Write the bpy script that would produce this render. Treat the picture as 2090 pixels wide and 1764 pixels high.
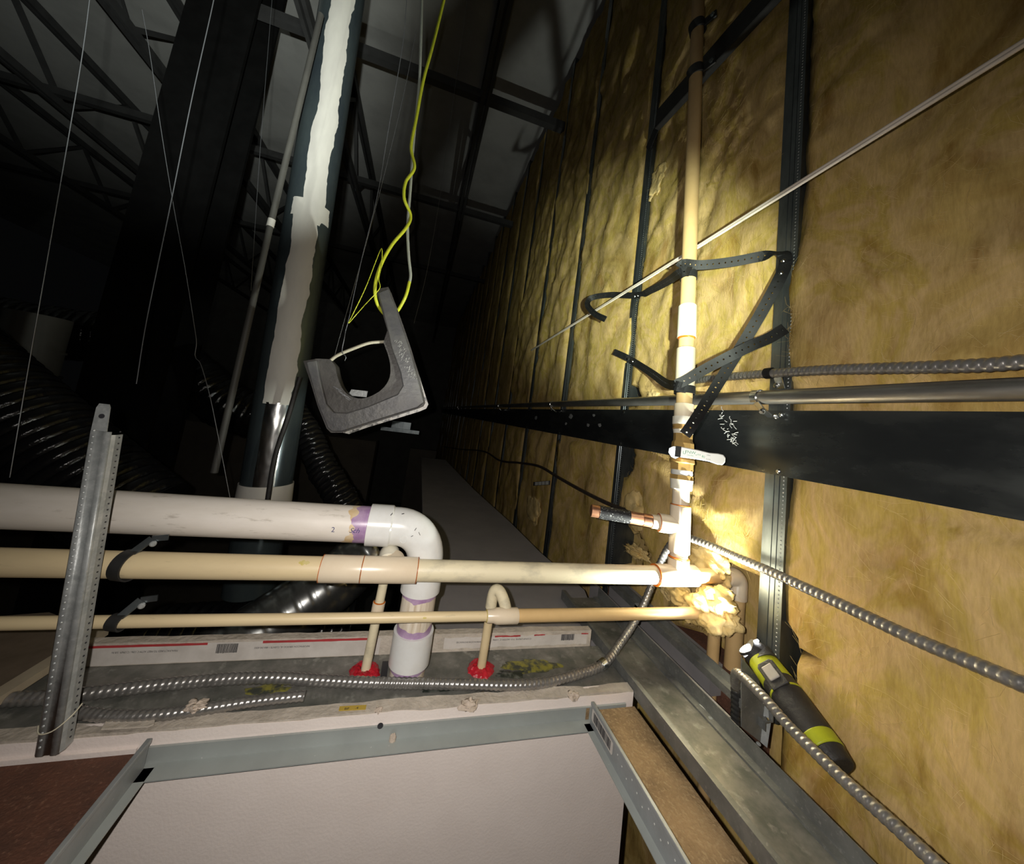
import bpy, math, random
from mathutils import Vector, Matrix, noise
random.seed(7)
for o in list(bpy.data.objects):
    bpy.data.objects.remove(o)
scn = bpy.context.scene
COL = scn.collection
V = Vector
pi = math.pi

# ------------------------------------------------------------------ camera
F, CU, CV = 687.0, 1045.0, 783.0          # focal length and optical centre in photo pixels
ax_y = V((855 - CU, 834 - CV, F)).normalized()       # along the insulated wall
ax_x = V((3645 - CU, 1218 - CV, F))
ax_x = (ax_x - ax_y * ax_x.dot(ax_y)).normalized()   # toward the insulated wall
ax_z = ax_x.cross(ax_y).normalized()                 # up
right = V((ax_x[0], ax_y[0], ax_z[0]))
down = V((ax_x[1], ax_y[1], ax_z[1]))
fwd = V((ax_x[2], ax_y[2], ax_z[2]))
cam = bpy.data.cameras.new('camera')
cam.sensor_width = 36.0
cam.lens = F / 2090 * 36
cam.shift_y = -(882 - CV) / 2090
cam.clip_start = 0.01
camo = bpy.data.objects.new('camera', cam)
COL.objects.link(camo)
camo.matrix_world = Matrix(((right[0], -down[0], -fwd[0], 0), (right[1], -down[1], -fwd[1], 0),
                            (right[2], -down[2], -fwd[2], 0), (0, 0, 0, 1)))
scn.camera = camo

# ------------------------------------------------------------------ world, phone flash, exposure
w = bpy.data.worlds.new('dark_plenum')
scn.world = w
w.use_nodes = True
w.node_tree.nodes['Background'].inputs[0].default_value = (0.9, 0.95, 1, 1)
w.node_tree.nodes['Background'].inputs[1].default_value = 0.0015
vs = scn.view_settings
vs.view_transform = 'Standard'
vs.look = 'None'
vs.gamma = 1
vs.use_curve_mapping = False
vs.exposure = 0.0
fl = bpy.data.lights.new('phone_flash', 'SPOT')
fl.energy = 19.0
fl.color = (1.0, 0.94, 0.87)
fl.spot_size = math.radians(166)
fl.spot_blend = 1.0
fl.shadow_soft_size = 0.004
flo = bpy.data.objects.new('phone_flash', fl)
COL.objects.link(flo)
aim = (fwd + right * 0.14 + down * 0.42).normalized()
flo.matrix_world = Matrix.Translation(right * -0.03 - down * 0.012) @ aim.to_track_quat('-Z', 'Y').to_matrix().to_4x4()
FLASHLIGHT_W = 34.0


def beam(name, pos, u, v, size, blend, energy, color, soft=.01):
    """lamp carried at the photographer's position, aimed along a photo direction"""
    c = V((u - CU, v - CV, F))
    d = V((c.dot(ax_x), c.dot(ax_y), c.dot(ax_z))).normalized()
    L = bpy.data.lights.new(name, 'SPOT')
    L.energy, L.color, L.spot_size, L.spot_blend, L.shadow_soft_size = energy, color, math.radians(size), blend, soft
    o = bpy.data.objects.new(name, L)
    COL.objects.link(o)
    o.matrix_world = Matrix.Translation(pos) @ d.to_track_quat('-Z', 'Y').to_matrix().to_4x4()


beam('headlamp_beam', right * -.02 - down * .11 - fwd * .04, 430, 110, 48, 1.0, 190.0, (.95, 1.0, .93))
beam('hand_lamp_beam', right * .10 - down * .02 - fwd * .02, 1225, 620, 42, 1.0, 140.0, (.88, 1.0, .80))


# ------------------------------------------------------------------ helpers: points
def P(u, v, X=None, Y=None, Z=None, pl=None):
    c = V((u - CU, v - CV, F))
    d = V((c.dot(ax_x), c.dot(ax_y), c.dot(ax_z)))
    if X is not None:
        return d * (X / d.x)
    if Y is not None:
        return d * (Y / d.y)
    if Z is not None:
        return d * (Z / d.z)
    n, k = pl
    return d * (k / d.dot(V(n)))


def fbm(x, y, z=0.0, o=4):
    return noise.fractal(V((x, y, z)), 1.0, 2.0, o)


# ------------------------------------------------------------------ helpers: materials
def mat(name, c1, c2=None, scale=20, rough=.5, metal=0.0, bump=0.0, bscale=60, stretch=(1, 1, 1), lo=.4, hi=.65,
        c3=None, s3=60, l3=.55, h3=.7, emis=None, spec=.5, detail=6, rough2=None):
    m = bpy.data.materials.new(name)
    m.use_nodes = True
    nt = m.node_tree
    N, L = nt.nodes, nt.links
    b = N['Principled BSDF']
    b.inputs['Roughness'].default_value = rough
    b.inputs['Metallic'].default_value = metal
    b.inputs['Specular IOR Level'].default_value = spec
    b.inputs['Base Color'].default_value = (*c1, 1)
    geo = N.new('ShaderNodeNewGeometry')
    mp = N.new('ShaderNodeMapping')
    mp.inputs['Scale'].default_value = stretch
    L.new(geo.outputs['Position'], mp.inputs['Vector'])

    def nz(s, lo_, hi_, det=detail):
        t = N.new('ShaderNodeTexNoise')
        t.inputs['Scale'].default_value = s
        t.inputs['Detail'].default_value = det
        t.inputs['Roughness'].default_value = .62
        L.new(mp.outputs[0], t.inputs['Vector'])
        r = N.new('ShaderNodeMapRange')
        r.inputs['From Min'].default_value = lo_
        r.inputs['From Max'].default_value = hi_
        L.new(t.outputs['Fac'], r.inputs['Value'])
        return r.outputs[0]
    col = None
    if c2 is not None:
        f = nz(scale, lo, hi)
        mx = N.new('ShaderNodeMix')
        mx.data_type = 'RGBA'
        mx.inputs[6].default_value = (*c1, 1)
        mx.inputs[7].default_value = (*c2, 1)
        L.new(f, mx.inputs[0])
        col = mx.outputs[2]
        if rough2 is not None:
            rr = N.new('ShaderNodeMapRange')
            rr.inputs['To Min'].default_value = rough
            rr.inputs['To Max'].default_value = rough2
            L.new(f, rr.inputs['Value'])
            L.new(rr.outputs[0], b.inputs['Roughness'])
    if c3 is not None:
        f = nz(s3, l3, h3)
        mx = N.new('ShaderNodeMix')
        mx.data_type = 'RGBA'
        if col:
            L.new(col, mx.inputs[6])
        else:
            mx.inputs[6].default_value = (*c1, 1)
        mx.inputs[7].default_value = (*c3, 1)
        L.new(f, mx.inputs[0])
        col = mx.outputs[2]
    if col:
        L.new(col, b.inputs['Base Color'])
    if bump:
        t = N.new('ShaderNodeTexNoise')
        t.inputs['Scale'].default_value = bscale
        t.inputs['Detail'].default_value = 8
        L.new(mp.outputs[0], t.inputs['Vector'])
        bp = N.new('ShaderNodeBump')
        bp.inputs['Strength'].default_value = bump
        bp.inputs['Distance'].default_value = .01
        L.new(t.outputs['Fac'], bp.inputs['Height'])
        L.new(bp.outputs[0], b.inputs['Normal'])
    if emis:
        b.inputs['Emission Color'].default_value = (*emis[:3], 1)
        b.inputs['Emission Strength'].default_value = emis[3]
    return m


M = {}
M['pvc'] = mat('aged_white_pvc', (.78, .73, .67), (.68, .63, .56), 22, .45, stretch=(.25, 1, 1), c3=(.38, .34, .28), s3=95, l3=.60, h3=.78)
M['pvc_new'] = mat('glossy_white_pvc', (.74, .75, .74), (.69, .69, .67), 30, .22, c3=(.42, .42, .38), s3=130, l3=.70, h3=.80)
M['pvc_drop'] = mat('streaked_pvc', (.76, .69, .58), (.50, .40, .28), 60, .5, stretch=(1.6, 1.6, .12), lo=.46, hi=.66)
M['primer'] = mat('purple_primer', (.33, .20, .37), (.46, .33, .48), 45, .3)
M['ochre'] = mat('ochre_cement', (.62, .45, .24), (.70, .58, .42), 45, .4)
M['cpvc'] = mat('cream_cpvc', (.74, .60, .36), (.66, .53, .32), 18, .42, stretch=(.3, 1, 1), c3=(.40, .34, .20), s3=80, l3=.62, h3=.80)
M['cpvc_dirty'] = mat('dusty_cpvc', (.74, .66, .46), (.52, .47, .34), 40, .45, stretch=(.5, 1, 1), lo=.48, hi=.7)
M['cpvc_fit'] = mat('cpvc_fitting', (.76, .65, .49), (.72, .60, .44), 20, .28)
M['cpvc_pale'] = mat('pale_cpvc_fitting', (.76, .73, .62), (.70, .66, .54), 20, .35)
M['riser'] = mat('tan_cpvc', (.66, .45, .21), (.60, .40, .18), 12, .42)
M['glue'] = mat('orange_cement', (.55, .15, .02), (.42, .10, .01), 60, .3)
M['yellowstain'] = mat('yellow_stain', (.56, .46, .13), (.62, .52, .24), 70, .5)
M['brass'] = mat('brass', (.72, .48, .17), (.60, .38, .13), 30, .28, .45)
M['copper'] = mat('copper', (.80, .42, .26), (.70, .34, .20), 40, .32, .85)
M['blacktape'] = mat('black_printed_tape', (.02, .02, .022), (.35, .36, .34), 260, .4, lo=.58, hi=.64)
M['chrome'] = mat('bright_zinc', (.72, .74, .74), None, rough=.22, metal=1.0)
M['lever'] = mat('white_lever', (.68, .68, .64), None, rough=.35)
M['green'] = mat('green_print', (.03, .30, .14), None, rough=.5)
M['ink'] = mat('black_ink', (.03, .03, .035), None, rough=.5)
M['inkblue'] = mat('blue_ink', (.06, .06, .16), None, rough=.5)
M['galv'] = mat('galvanized_steel', (.42, .44, .44), (.31, .33, .33), 55, .42, .30, c3=(.52, .54, .53), s3=140, l3=.5, h3=.75, bump=.06, bscale=150)
M['galv_dark'] = mat('dark_stud_steel', (.20, .225, .235), (.13, .15, .16), 40, .34, .85, stretch=(1, 1, .3))
M['galv_dull'] = mat('dull_grey_steel', (.22, .225, .215), (.15, .155, .15), 30, .5, .45, c3=(.34, .34, .32), s3=160, l3=.58, h3=.75)
M['strapsteel'] = mat('dark_backing_steel', (.075, .084, .088), (.11, .12, .12), 18, .22, .8, stretch=(1, .35, 1), c3=(.30, .33, .33), s3=75, l3=.66, h3=.80, rough2=.34)
M['emt'] = mat('emt_steel', (.50, .49, .46), (.36, .34, .30), 35, .33, .9, stretch=(1, .25, 1))
M['flex'] = mat('flex_steel', (.39, .375, .36), (.30, .29, .275), 60, .30, .7)
M['flexdark'] = mat('dark_flex_steel', (.17, .14, .12), (.12, .10, .09), 60, .38, .8)
M['blackflex'] = mat('black_flex', (.03, .03, .03), None, rough=.22)
M['strapblack'] = mat('black_strap', (.010, .010, .011), (.016, .016, .016), 60, .6, spec=.25)
M['blackpaint'] = mat('black_steel', (.018, .018, .018), (.03, .03, .03), 30, .5)
M['rubber'] = mat('grey_black_rubber', (.10, .10, .105), (.15, .148, .14), 24, .42, bump=.12, bscale=90)
M['rim'] = mat('torn_white_tape', (.62, .61, .56), (.06, .06, .055), 75, .35, lo=.48, hi=.6)
M['yellow'] = mat('yellow_cable', (.74, .80, .05), (.66, .72, .05), 40, .4)
M['palecable'] = mat('pale_grey_cable', (.45, .48, .42), None, rough=.45)
M['ivory'] = mat('ivory_tube', (.62, .58, .44), None, rough=.4)
M['wire'] = mat('galvanized_wire', (.27, .28, .30), None, rough=.4, metal=.6)
M['whitecord'] = mat('white_cable', (.70, .62, .54), (.62, .54, .46), 30, .5)
M['foil'] = mat('duct_metal', (.105, .135, .14), (.065, .085, .10), 8, .26, .55, stretch=(1, 1, .4))
M['ductwhite'] = mat('white_duct_tape', (.66, .64, .58), (.56, .54, .50), 10, .6, stretch=(1, 1, .3))
M['ductbright'] = mat('bare_duct_metal', (.50, .50, .49), (.40, .40, .40), 14, .22, 1.0)
M['film'] = mat('black_film', (.008, .008, .009), (.012, .012, .012), 20, .16, bump=.25, bscale=45, spec=.4)
M['silverflex'] = mat('silver_film', (.40, .41, .40), (.25, .26, .26), 16, .24, .9)
M['track'] = mat('dirty_track_steel', (.23, .225, .205), (.12, .125, .11), 26, .42, .35, c3=(.36, .36, .33), s3=42, l3=.56, h3=.72)
M['mould'] = mat('yellow_green_spill', (.26, .24, .04), (.05, .055, .045), 60, .45, lo=.42, hi=.58)
M['darkspill'] = mat('dark_wet_spill', (.03, .036, .03), (.14, .145, .13), 70, .25, lo=.5, hi=.7)
M['drywall'] = mat('painted_drywall', (.88, .79, .74), (.84, .75, .70), 14, .75, bump=.08, bscale=260)
M['gyp'] = mat('gypsum_core', (.55, .49, .42), (.44, .39, .33), 40, .9, bump=.3, bscale=120)
M['paper'] = mat('white_end_paper', (.64, .60, .56), (.55, .51, .47), 30, .6)
M['redink'] = mat('red_print', (.46, .045, .05), (.36, .05, .05), 60, .55)
M['lid'] = mat('grey_gypsum_paper', (.27, .255, .26), (.23, .22, .225), 10, .8)
M['tan'] = mat('tan_tile_back', (.33, .22, .11), (.20, .13, .065), 16, .9, c3=(.40, .29, .16), s3=200, l3=.5, h3=.7, bump=.3, bscale=200)
M['redtile'] = mat('reddish_tile_back', (.13, .052, .030), (.09, .040, .025), 30, .9, c3=(.22, .11, .07), s3=260, l3=.56, h3=.75, bump=.3, bscale=240)
M['brownboard'] = mat('brown_board', (.16, .12, .085), (.12, .09, .06), 20, .9)
M['tanedge'] = mat('tan_edge', (.42, .36, .26), (.36, .30, .22), 20, .8)
M['angle'] = mat('grey_wall_angle', (.37, .40, .39), (.33, .355, .345), 14, .42, .15, c3=(.55, .56, .54), s3=190, l3=.68, h3=.75)
M['tee'] = mat('grey_grid_tee', (.35, .37, .38), (.30, .315, .32), 30, .42, .3, c3=(.5, .5, .48), s3=150, l3=.64, h3=.75)
M['red'] = mat('red_sealant', (.52, .015, .03), (.36, .01, .02), 60, .25, bump=.4, bscale=120)
M['lime'] = mat('lime_plastic', (.42, .46, .02), (.34, .38, .02), 40, .4)
M['gripblack'] = mat('black_rubber_grip', (.02, .018, .018), (.03, .028, .026), 60, .6, bump=.2, bscale=200)
M['button'] = mat('grey_button', (.40, .37, .33), (.34, .31, .28), 40, .5)
M['lens'] = mat('lit_lens', (1, 1, 1), None, emis=(.95, .97, 1.0, 45))
M['sheath'] = mat('dark_sheathing', (.17, .165, .155), (.13, .125, .12), 8, .85)
M['deck'] = mat('roof_deck', (.52, .52, .50), (.42, .42, .405), 3, .7)
M['joist'] = mat('dark_joist', (.055, .055, .055), (.04, .04, .04), 10, .7)
M['concrete'] = mat('concrete', (.30, .29, .27), (.24, .23, .22), 4, .9)
M['plaster'] = mat('plaster_crumb', (.60, .50, .42), (.50, .42, .34), 80, .9, bump=.4, bscale=150)
M['tag'] = mat('white_tag', (.62, .63, .60), None, rough=.5)
M['sticker'] = mat('yellow_sticker', (.50, .35, .06), None, rough=.5)
M['greyduct'] = mat('grey_duct_wrap', (.075, .073, .065), (.055, .053, .048), 8, .6)
M['rubberdark'] = mat('shaded_black_rubber', (.075, .070, .066), (.105, .10, .092), 22, .5, bump=.15, bscale=90)  # recessed bracket body, its shade put into a darker colour than the frame
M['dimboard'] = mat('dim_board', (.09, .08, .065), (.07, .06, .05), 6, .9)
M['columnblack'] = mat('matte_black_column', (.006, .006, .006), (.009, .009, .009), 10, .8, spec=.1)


def insulation_mat():
    m = bpy.data.materials.new('fiberglass_insulation')
    m.use_nodes = True
    nt = m.node_tree
    N, L = nt.nodes, nt.links
    b = N['Principled BSDF']
    b.inputs['Roughness'].default_value = .95
    b.inputs['Specular IOR Level'].default_value = .1
    geo = N.new('ShaderNodeNewGeometry')

    def nz(s, st, rot=(0, 0, 0), det=7, dist=0.0):
        mp = N.new('ShaderNodeMapping')
        mp.inputs['Scale'].default_value = st
        mp.inputs['Rotation'].default_value = rot
        L.new(geo.outputs['Position'], mp.inputs['Vector'])
        t = N.new('ShaderNodeTexNoise')
        t.inputs['Scale'].default_value = s
        t.inputs['Detail'].default_value = det
        t.inputs['Roughness'].default_value = .6
        t.inputs['Distortion'].default_value = dist
        L.new(mp.outputs[0], t.inputs['Vector'])
        return t.outputs['Fac']

    def ramp(f, pts):
        r = N.new('ShaderNodeValToRGB')
        e = r.color_ramp.elements
        while len(e) < len(pts):
            e.new(.5)
        for k, (p, c) in enumerate(pts):
            e[k].position = p
            e[k].color = (*c, 1)
        L.new(f, r.inputs[0])
        return r.outputs[0]
    big = ramp(nz(6.5, (1, 1, .75), det=6, dist=.9), [(.26, (.42, .27, .085)), (.38, (.52, .37, .13)), (.47, (.60, .425, .195)), (.54, (.50, .365, .10)), (.62, (.58, .405, .19)), (.70, (.49, .36, .09)), (.82, (.70, .55, .34))])
    fine = ramp(nz(9, (1, 1.3, .55), (.6, 0, 0), det=5, dist=1.2), [(.30, (.62, .54, .42)), (.46, (.93, .92, .90)), (.72, (1.12, 1.12, 1.12))])
    fib = ramp(nz(120, (1, 2.2, .35), (.75, 0, 0), det=9), [(.35, (.88, .87, .84)), (.62, (1.05, 1.05, 1.04))])
    mul = N.new('ShaderNodeMix')
    mul.data_type = 'RGBA'
    mul.blend_type = 'MULTIPLY'
    mul.inputs[0].default_value = 1
    L.new(big, mul.inputs[6])
    L.new(fine, mul.inputs[7])
    mul2 = N.new('ShaderNodeMix')
    mul2.data_type = 'RGBA'
    mul2.blend_type = 'MULTIPLY'
    mul2.inputs[0].default_value = 1
    L.new(mul.outputs[2], mul2.inputs[6])
    L.new(fib, mul2.inputs[7])
    L.new(mul2.outputs[2], b.inputs['Base Color'])
    add = N.new('ShaderNodeMath')
    add.operation = 'ADD'
    L.new(nz(30, (1, 1.3, .5), (.6, 0, 0), dist=.5), add.inputs[0])
    L.new(nz(150, (1, 2, .5), (.7, 0, 0)), add.inputs[1])
    bp = N.new('ShaderNodeBump')
    bp.inputs['Strength'].default_value = .22
    bp.inputs['Distance'].default_value = .008
    L.new(add.outputs[0], bp.inputs['Height'])
    L.new(bp.outputs[0], b.inputs['Normal'])
    return m


M['insul'] = insulation_mat()
M['fluff'] = mat('overlit_fiberglass_fluff', (.70, .53, .25), (.58, .41, .15), 22, .95, bump=.2, bscale=160, spec=.1)  # tuft colour paled to carry the wad's overexposure under the flashlight
M['fiber'] = mat('pale_glass_fiber', (.72, .56, .28), (.60, .42, .14), 30, .7)

# ------------------------------------------------------------------ helpers: objects
ORG = {}


def props(o, label=None, cat=None, group=None, kind=None):
    if label:
        o['label'] = label
    if cat:
        o['category'] = cat
    if group:
        o['group'] = group
    if kind:
        o['kind'] = kind
    return o


def thing(name, loc, label=None, cat=None, group=None, kind=None):
    o = bpy.data.objects.new(name, None)
    o.empty_display_size = .05
    COL.objects.link(o)
    o.location = loc
    ORG[o] = V(loc)
    return props(o, label, cat, group, kind)


class B:
    """mesh builder: collects shapes, build() links ONE mesh object"""

    def __init__(s):
        s.v, s.f = [], []

    def add(s, vs, fs):
        n = len(s.v)
        s.v += [tuple(p) for p in vs]
        s.f += [tuple(i + n for i in f) for f in fs]
        return s

    def box(s, a, b):
        x0, y0, z0 = a
        x1, y1, z1 = b
        return s.add([(x0, y0, z0), (x1, y0, z0), (x1, y1, z0), (x0, y1, z0), (x0, y0, z1), (x1, y0, z1), (x1, y1, z1), (x0, y1, z1)],
                     [(3, 2, 1, 0), (4, 5, 6, 7), (0, 1, 5, 4), (1, 2, 6, 5), (2, 3, 7, 6), (3, 0, 4, 7)])

    def bar(s, a, b, wdir, wd, th):
        """bar from a to b, wd wide along wdir, th thick across"""
        a, b = V(a), V(b)
        t = (b - a).normalized()
        n = t.cross(V(wdir)).normalized()
        u = n.cross(t).normalized()
        vs = []
        for p in (a, b):
            for i, j in ((-1, -1), (1, -1), (1, 1), (-1, 1)):
                vs.append(p + u * (wd / 2 * i) + n * (th / 2 * j))
        return s.add(vs, [(3, 2, 1, 0), (4, 5, 6, 7), (0, 1, 5, 4), (1, 2, 6, 5), (2, 3, 7, 6), (3, 0, 4, 7)])

    def prism(s, poly, n):
        """polygon of 3D points extruded by vector n"""
        k = len(poly)
        n = V(n)
        vs = [V(p) for p in poly] + [V(p) + n for p in poly]
        fs = [tuple(range(k)), tuple(range(2 * k - 1, k - 1, -1))]
        fs += [(i, i + k, (i + 1) % k + k, (i + 1) % k) for i in range(k)]
        return s.add(vs, fs)

    def tube(s, path, r, n=16, caps=True, rf=None, flat=None):
        path = [V(p) for p in path]
        k = len(path)
        T = []
        for i in range(k):
            t = path[min(i + 1, k - 1)] - path[max(i - 1, 0)]
            if t.length < 1e-9:
                t = T[-1] if T else V((0, 0, 1))
            T.append(t.normalized())
        up = V((0, 0, 1)) if abs(T[0].z) < .9 else V((1, 0, 0))
        u = T[0].cross(up).normalized()
        vs, fs = [], []
        L = 0
        for i in range(k):
            if i:
                u = (u - T[i] * u.dot(T[i])).normalized()
                L += (path[i] - path[i - 1]).length
            w_ = T[i].cross(u)
            for j in range(n):
                a = 2 * pi * j / n
                rr = r[i] if isinstance(r, (list, tuple)) else r
                if rf:
                    rr = rf(L, a, rr)
                fx = flat if flat else 1
                vs.append(path[i] + u * (math.cos(a) * rr) + w_ * (math.sin(a) * rr * fx))
        for i in range(k - 1):
            for j in range(n):
                a, b = i * n + j, i * n + (j + 1) % n
                fs.append((a, b, b + n, a + n))
        if caps:
            fs.append(tuple(range(n - 1, -1, -1)))
            fs.append(tuple((k - 1) * n + j for j in range(n)))
        return s.add(vs, fs)

    def lathe(s, a, d, prof, n=24, caps=True):
        """prof: (distance along d from a, radius)"""
        a, d = V(a), V(d).normalized()
        return s.tube2([a + d * t for t, r in prof], [r for t, r in prof], d, n, caps)

    def tube2(s, pts, rs, d, n, caps=True):
        up = V((0, 0, 1)) if abs(d.z) < .9 else V((1, 0, 0))
        u = d.cross(up).normalized()
        w_ = d.cross(u)
        vs, fs = [], []
        for p, r in zip(pts, rs):
            for j in range(n):
                a = 2 * pi * j / n
                vs.append(p + u * (math.cos(a) * r) + w_ * (math.sin(a) * r))
        for i in range(len(pts) - 1):
            for j in range(n):
                a, b = i * n + j, i * n + (j + 1) % n
                fs.append((a, b, b + n, a + n))
        if caps:
            fs.append(tuple(range(n - 1, -1, -1)))
            fs.append(tuple((len(pts) - 1) * n + j for j in range(n)))
        return s.add(vs, fs)

    def blob(s, c, rx, ry, rz, amp=.25, fr=3.0, seed=0, nu=28, nv=18, octv=5):
        c = V(c)
        vs, fs = [], []
        for i in range(nv + 1):
            th = pi * i / nv
            for j in range(nu):
                ph = 2 * pi * j / nu
                d = V((math.sin(th) * math.cos(ph), math.sin(th) * math.sin(ph), math.cos(th)))
                k = 1 + amp * fbm(d.x * fr + seed * 7.3, d.y * fr, d.z * fr, octv)
                vs.append(c + V((d.x * rx * k, d.y * ry * k, d.z * rz * k)))
        for i in range(nv):
            for j in range(nu):
                a, b = i * nu + j, i * nu + (j + 1) % nu
                fs.append((a, a + nu, b + nu, b))
        return s.add(vs, fs)

    def build(s, name, m, parent=None, smooth=35, bevel=0, label=None, cat=None, group=None, kind=None, solid=0, loc=None):
        if parent is not None:
            org = ORG[parent]
        elif loc is not None:
            org = V(loc)
        else:
            xs, ys, zs = zip(*s.v)
            org = V(((min(xs) + max(xs)) / 2, (min(ys) + max(ys)) / 2, min(zs)))
        me = bpy.data.meshes.new(name)
        me.from_pydata([(p[0] - org[0], p[1] - org[1], p[2] - org[2]) for p in s.v], [], s.f)
        me.update()
        if smooth:
            me.polygons.foreach_set('use_smooth', [True] * len(me.polygons))
            me.set_sharp_from_angle(angle=math.radians(smooth))
        me.materials.append(M[m])
        o = bpy.data.objects.new(name, me)
        COL.objects.link(o)
        if parent is not None:
            o.parent = parent
        else:
            o.location = org
        ORG[o] = org
        if bevel:
            md = o.modifiers.new('bevel', 'BEVEL')
            md.width = bevel
            md.segments = 2
            md.limit_method = 'ANGLE'
        if solid:
            md = o.modifiers.new('solid', 'SOLIDIFY')
            md.thickness = solid
            md.offset = 0
        return props(o, label, cat, group, kind)


def spline(pts, step):
    """Catmull-Rom through pts, resampled at even step"""
    pts = [V(p) for p in pts]
    q = [pts[0] * 2 - pts[1]] + pts + [pts[-1] * 2 - pts[-2]]
    fine = []
    for i in range(1, len(q) - 2):
        a, b, c, d = q[i - 1:i + 3]
        for k in range(24):
            t = k / 24
            fine.append(.5 * ((2 * b) + (c - a) * t + (2 * a - 5 * b + 4 * c - d) * t * t + (3 * b - a - 3 * c + d) * t ** 3))
    fine.append(pts[-1])
    out = [fine[0]]
    acc = 0
    for i in range(1, len(fine)):
        seg = fine[i] - fine[i - 1]
        L = seg.length
        while acc + L >= step:
            k = (step - acc) / L
            p = fine[i - 1] + seg * k
            fine[i - 1] = p
            seg = fine[i] - p
            L = seg.length
            out.append(p.copy())
            acc = 0
            if L < 1e-9:
                break
        acc += L
    if (out[-1] - fine[-1]).length > step * .3:
        out.append(fine[-1])
    return out


def flexcable(pts, r, pitch, n=14):
    path = spline(pts, pitch / 5)
    b = B()

    def rf(L, a, rr):
        ph = (L / pitch + a / (2 * pi)) % 1.0
        return rr * (.80 + .20 * abs(math.sin(pi * ph)) ** .6)
    b.tube(path, r, n, rf=rf)
    return b


def text(b, s, size, place, shear=0.0, mirror=False):
    """flat lettering: glyph outlines placed by place(tx, ty) -> 3D point"""
    cu = bpy.data.curves.new('t', 'FONT')
    cu.body = s
    cu.size = size
    cu.shear = shear
    cu.align_x = 'CENTER'
    cu.align_y = 'CENTER'
    cu.resolution_u = 3
    ob = bpy.data.objects.new('t', cu)
    COL.objects.link(ob)
    bpy.context.view_layer.update()
    dg = bpy.context.evaluated_depsgraph_get()
    me = bpy.data.meshes.new_from_object(ob.evaluated_get(dg))
    vs = [place(v.co.x, v.co.y) for v in me.vertices]
    fs = [tuple(p.vertices) for p in me.polygons]
    bpy.data.objects.remove(ob)
    bpy.data.curves.remove(cu)
    bpy.data.meshes.remove(me)
    b.add(vs, fs)
    return b


def screw(b, p, n, r=.004, h=.003):
    b.lathe(p, n, [(0, r), (h * .6, r), (h, r * .6)], 10)
    return b


WX = .70           # face of the studs of the insulated wall
TZ = -.468         # top of the partition track

# ================================================================== SETTING
# insulated wall: sheathing behind the studs
B().box((.80, -1.5, -2.9), (.82, 14, 2.75)).build('wall_right', 'sheath', kind='structure', smooth=0,
    label='dark board sheathing behind the studs and insulation')
B().box((-8, -2.5, -3.0), (.82, 14, -2.9)).build('floor', 'concrete', kind='structure', smooth=0, label='dark floor far below the ceiling')
# roof deck with joists
B().box((-9, -2.5, 2.75), (.82, 14, 2.85)).build('ceiling', 'deck', kind='structure', smooth=0, label='grey roof deck high above the joists')
B().box((-8, 11, -2.9), (.80, 11.2, 2.75)).build('wall_back', 'concrete', kind='structure', smooth=0, label='dark far wall beyond the ducts')

# partition wall under the pipes
pw = thing('wall_front', (-.3, .65, -2.9), 'partition wall topped by a dirty steel track under the pipes', kind='structure')
XR = .4665


def rough_edge(b, x0, x1, y0, y1, z0, z1, n, amp, seed):
    """sheet whose top edge is ragged"""
    vs, fs = [], []
    for i in range(n + 1):
        x = x0 + (x1 - x0) * i / n
        dz = amp * fbm(x * 14, seed, 0, 5)
        dz2 = amp * fbm(x * 14, seed + 3.3, 0, 5)
        dy = amp * .5 * fbm(x * 22, seed + 9, 0, 4)
        vs += [(x, y0, z0), (x, y0, z1 + dz), (x, y1 + dy, z1 + dz2), (x, y1, z0)]
    for i in range(n):
        a = i * 4
        for j in range(3):
            fs.append((a + j, a + 4 + j, a + 5 + j, a + 1 + j))
        fs.append((a + 3, a + 7, a + 4, a))
    fs += [(0, 1, 2, 3), (n * 4 + 3, n * 4 + 2, n * 4 + 1, n * 4)]
    return b.add(vs, fs)


fd = rough_edge(B(), -1.6, XR, .584, .603, -2.9, TZ + .001, 160, .003, 1.0).build('drywall_panel', 'drywall', pw, smooth=30, label='pinkish white front drywall sheet')
rough_edge(B(), -1.6, XR, .5845, .6045, TZ - .004, TZ + .0035, 200, .0035, 4.0).build('gypsum_edge', 'gyp', fd, smooth=30, label='broken tan gypsum top edge')
trk = B().box((-1.6, .603, TZ - .003), (XR, .714, TZ)).build('track_plate', 'track', pw, smooth=0, label='dirty grey galvanized track plate')
B().box((-1.6, .604, TZ - .03), (XR, .606, TZ - .003)).build('track_flange', 'track', pw, smooth=0)
bd = rough_edge(B(), P(140, 1330, Y=.714).x, XR - .02, .714, .730, -2.9, -.4345, 140, .0018, 7.0).build('drywall_panel', 'gyp', pw, smooth=30, label='back drywall sheet rising above the track')
# printed end paper on the back sheet
YP = .7132
xl = P(152, 1330, Y=.7135).x
x760 = P(775, 1320, Y=.7135).x
x890 = P(905, 1320, Y=.7135).x


def strip(b, x0, x1, z0, z1, n, amp, seed, y=YP, th=.0004):
    vs, fs = [], []
    for i in range(n + 1):
        x = x0 + (x1 - x0) * i / n
        a = amp * fbm(x * 40, seed, 0, 4)
        c = amp * fbm(x * 40, seed + 5, 0, 4)
        vs += [(x, y, z0 + c), (x, y, z1 + a), (x, y + th, z1 + a), (x, y + th, z0 + c)]
    for i in range(n):
        a = i * 4
        for j in range(4):
            fs.append((a + j, a + 4 + j, a + 4 + (j + 1) % 4, a + (j + 1) % 4))
    fs += [(0, 1, 2, 3), (n * 4 + 3, n * 4 + 2, n * 4 + 1, n * 4)]
    return b.add(vs, fs)


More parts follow.
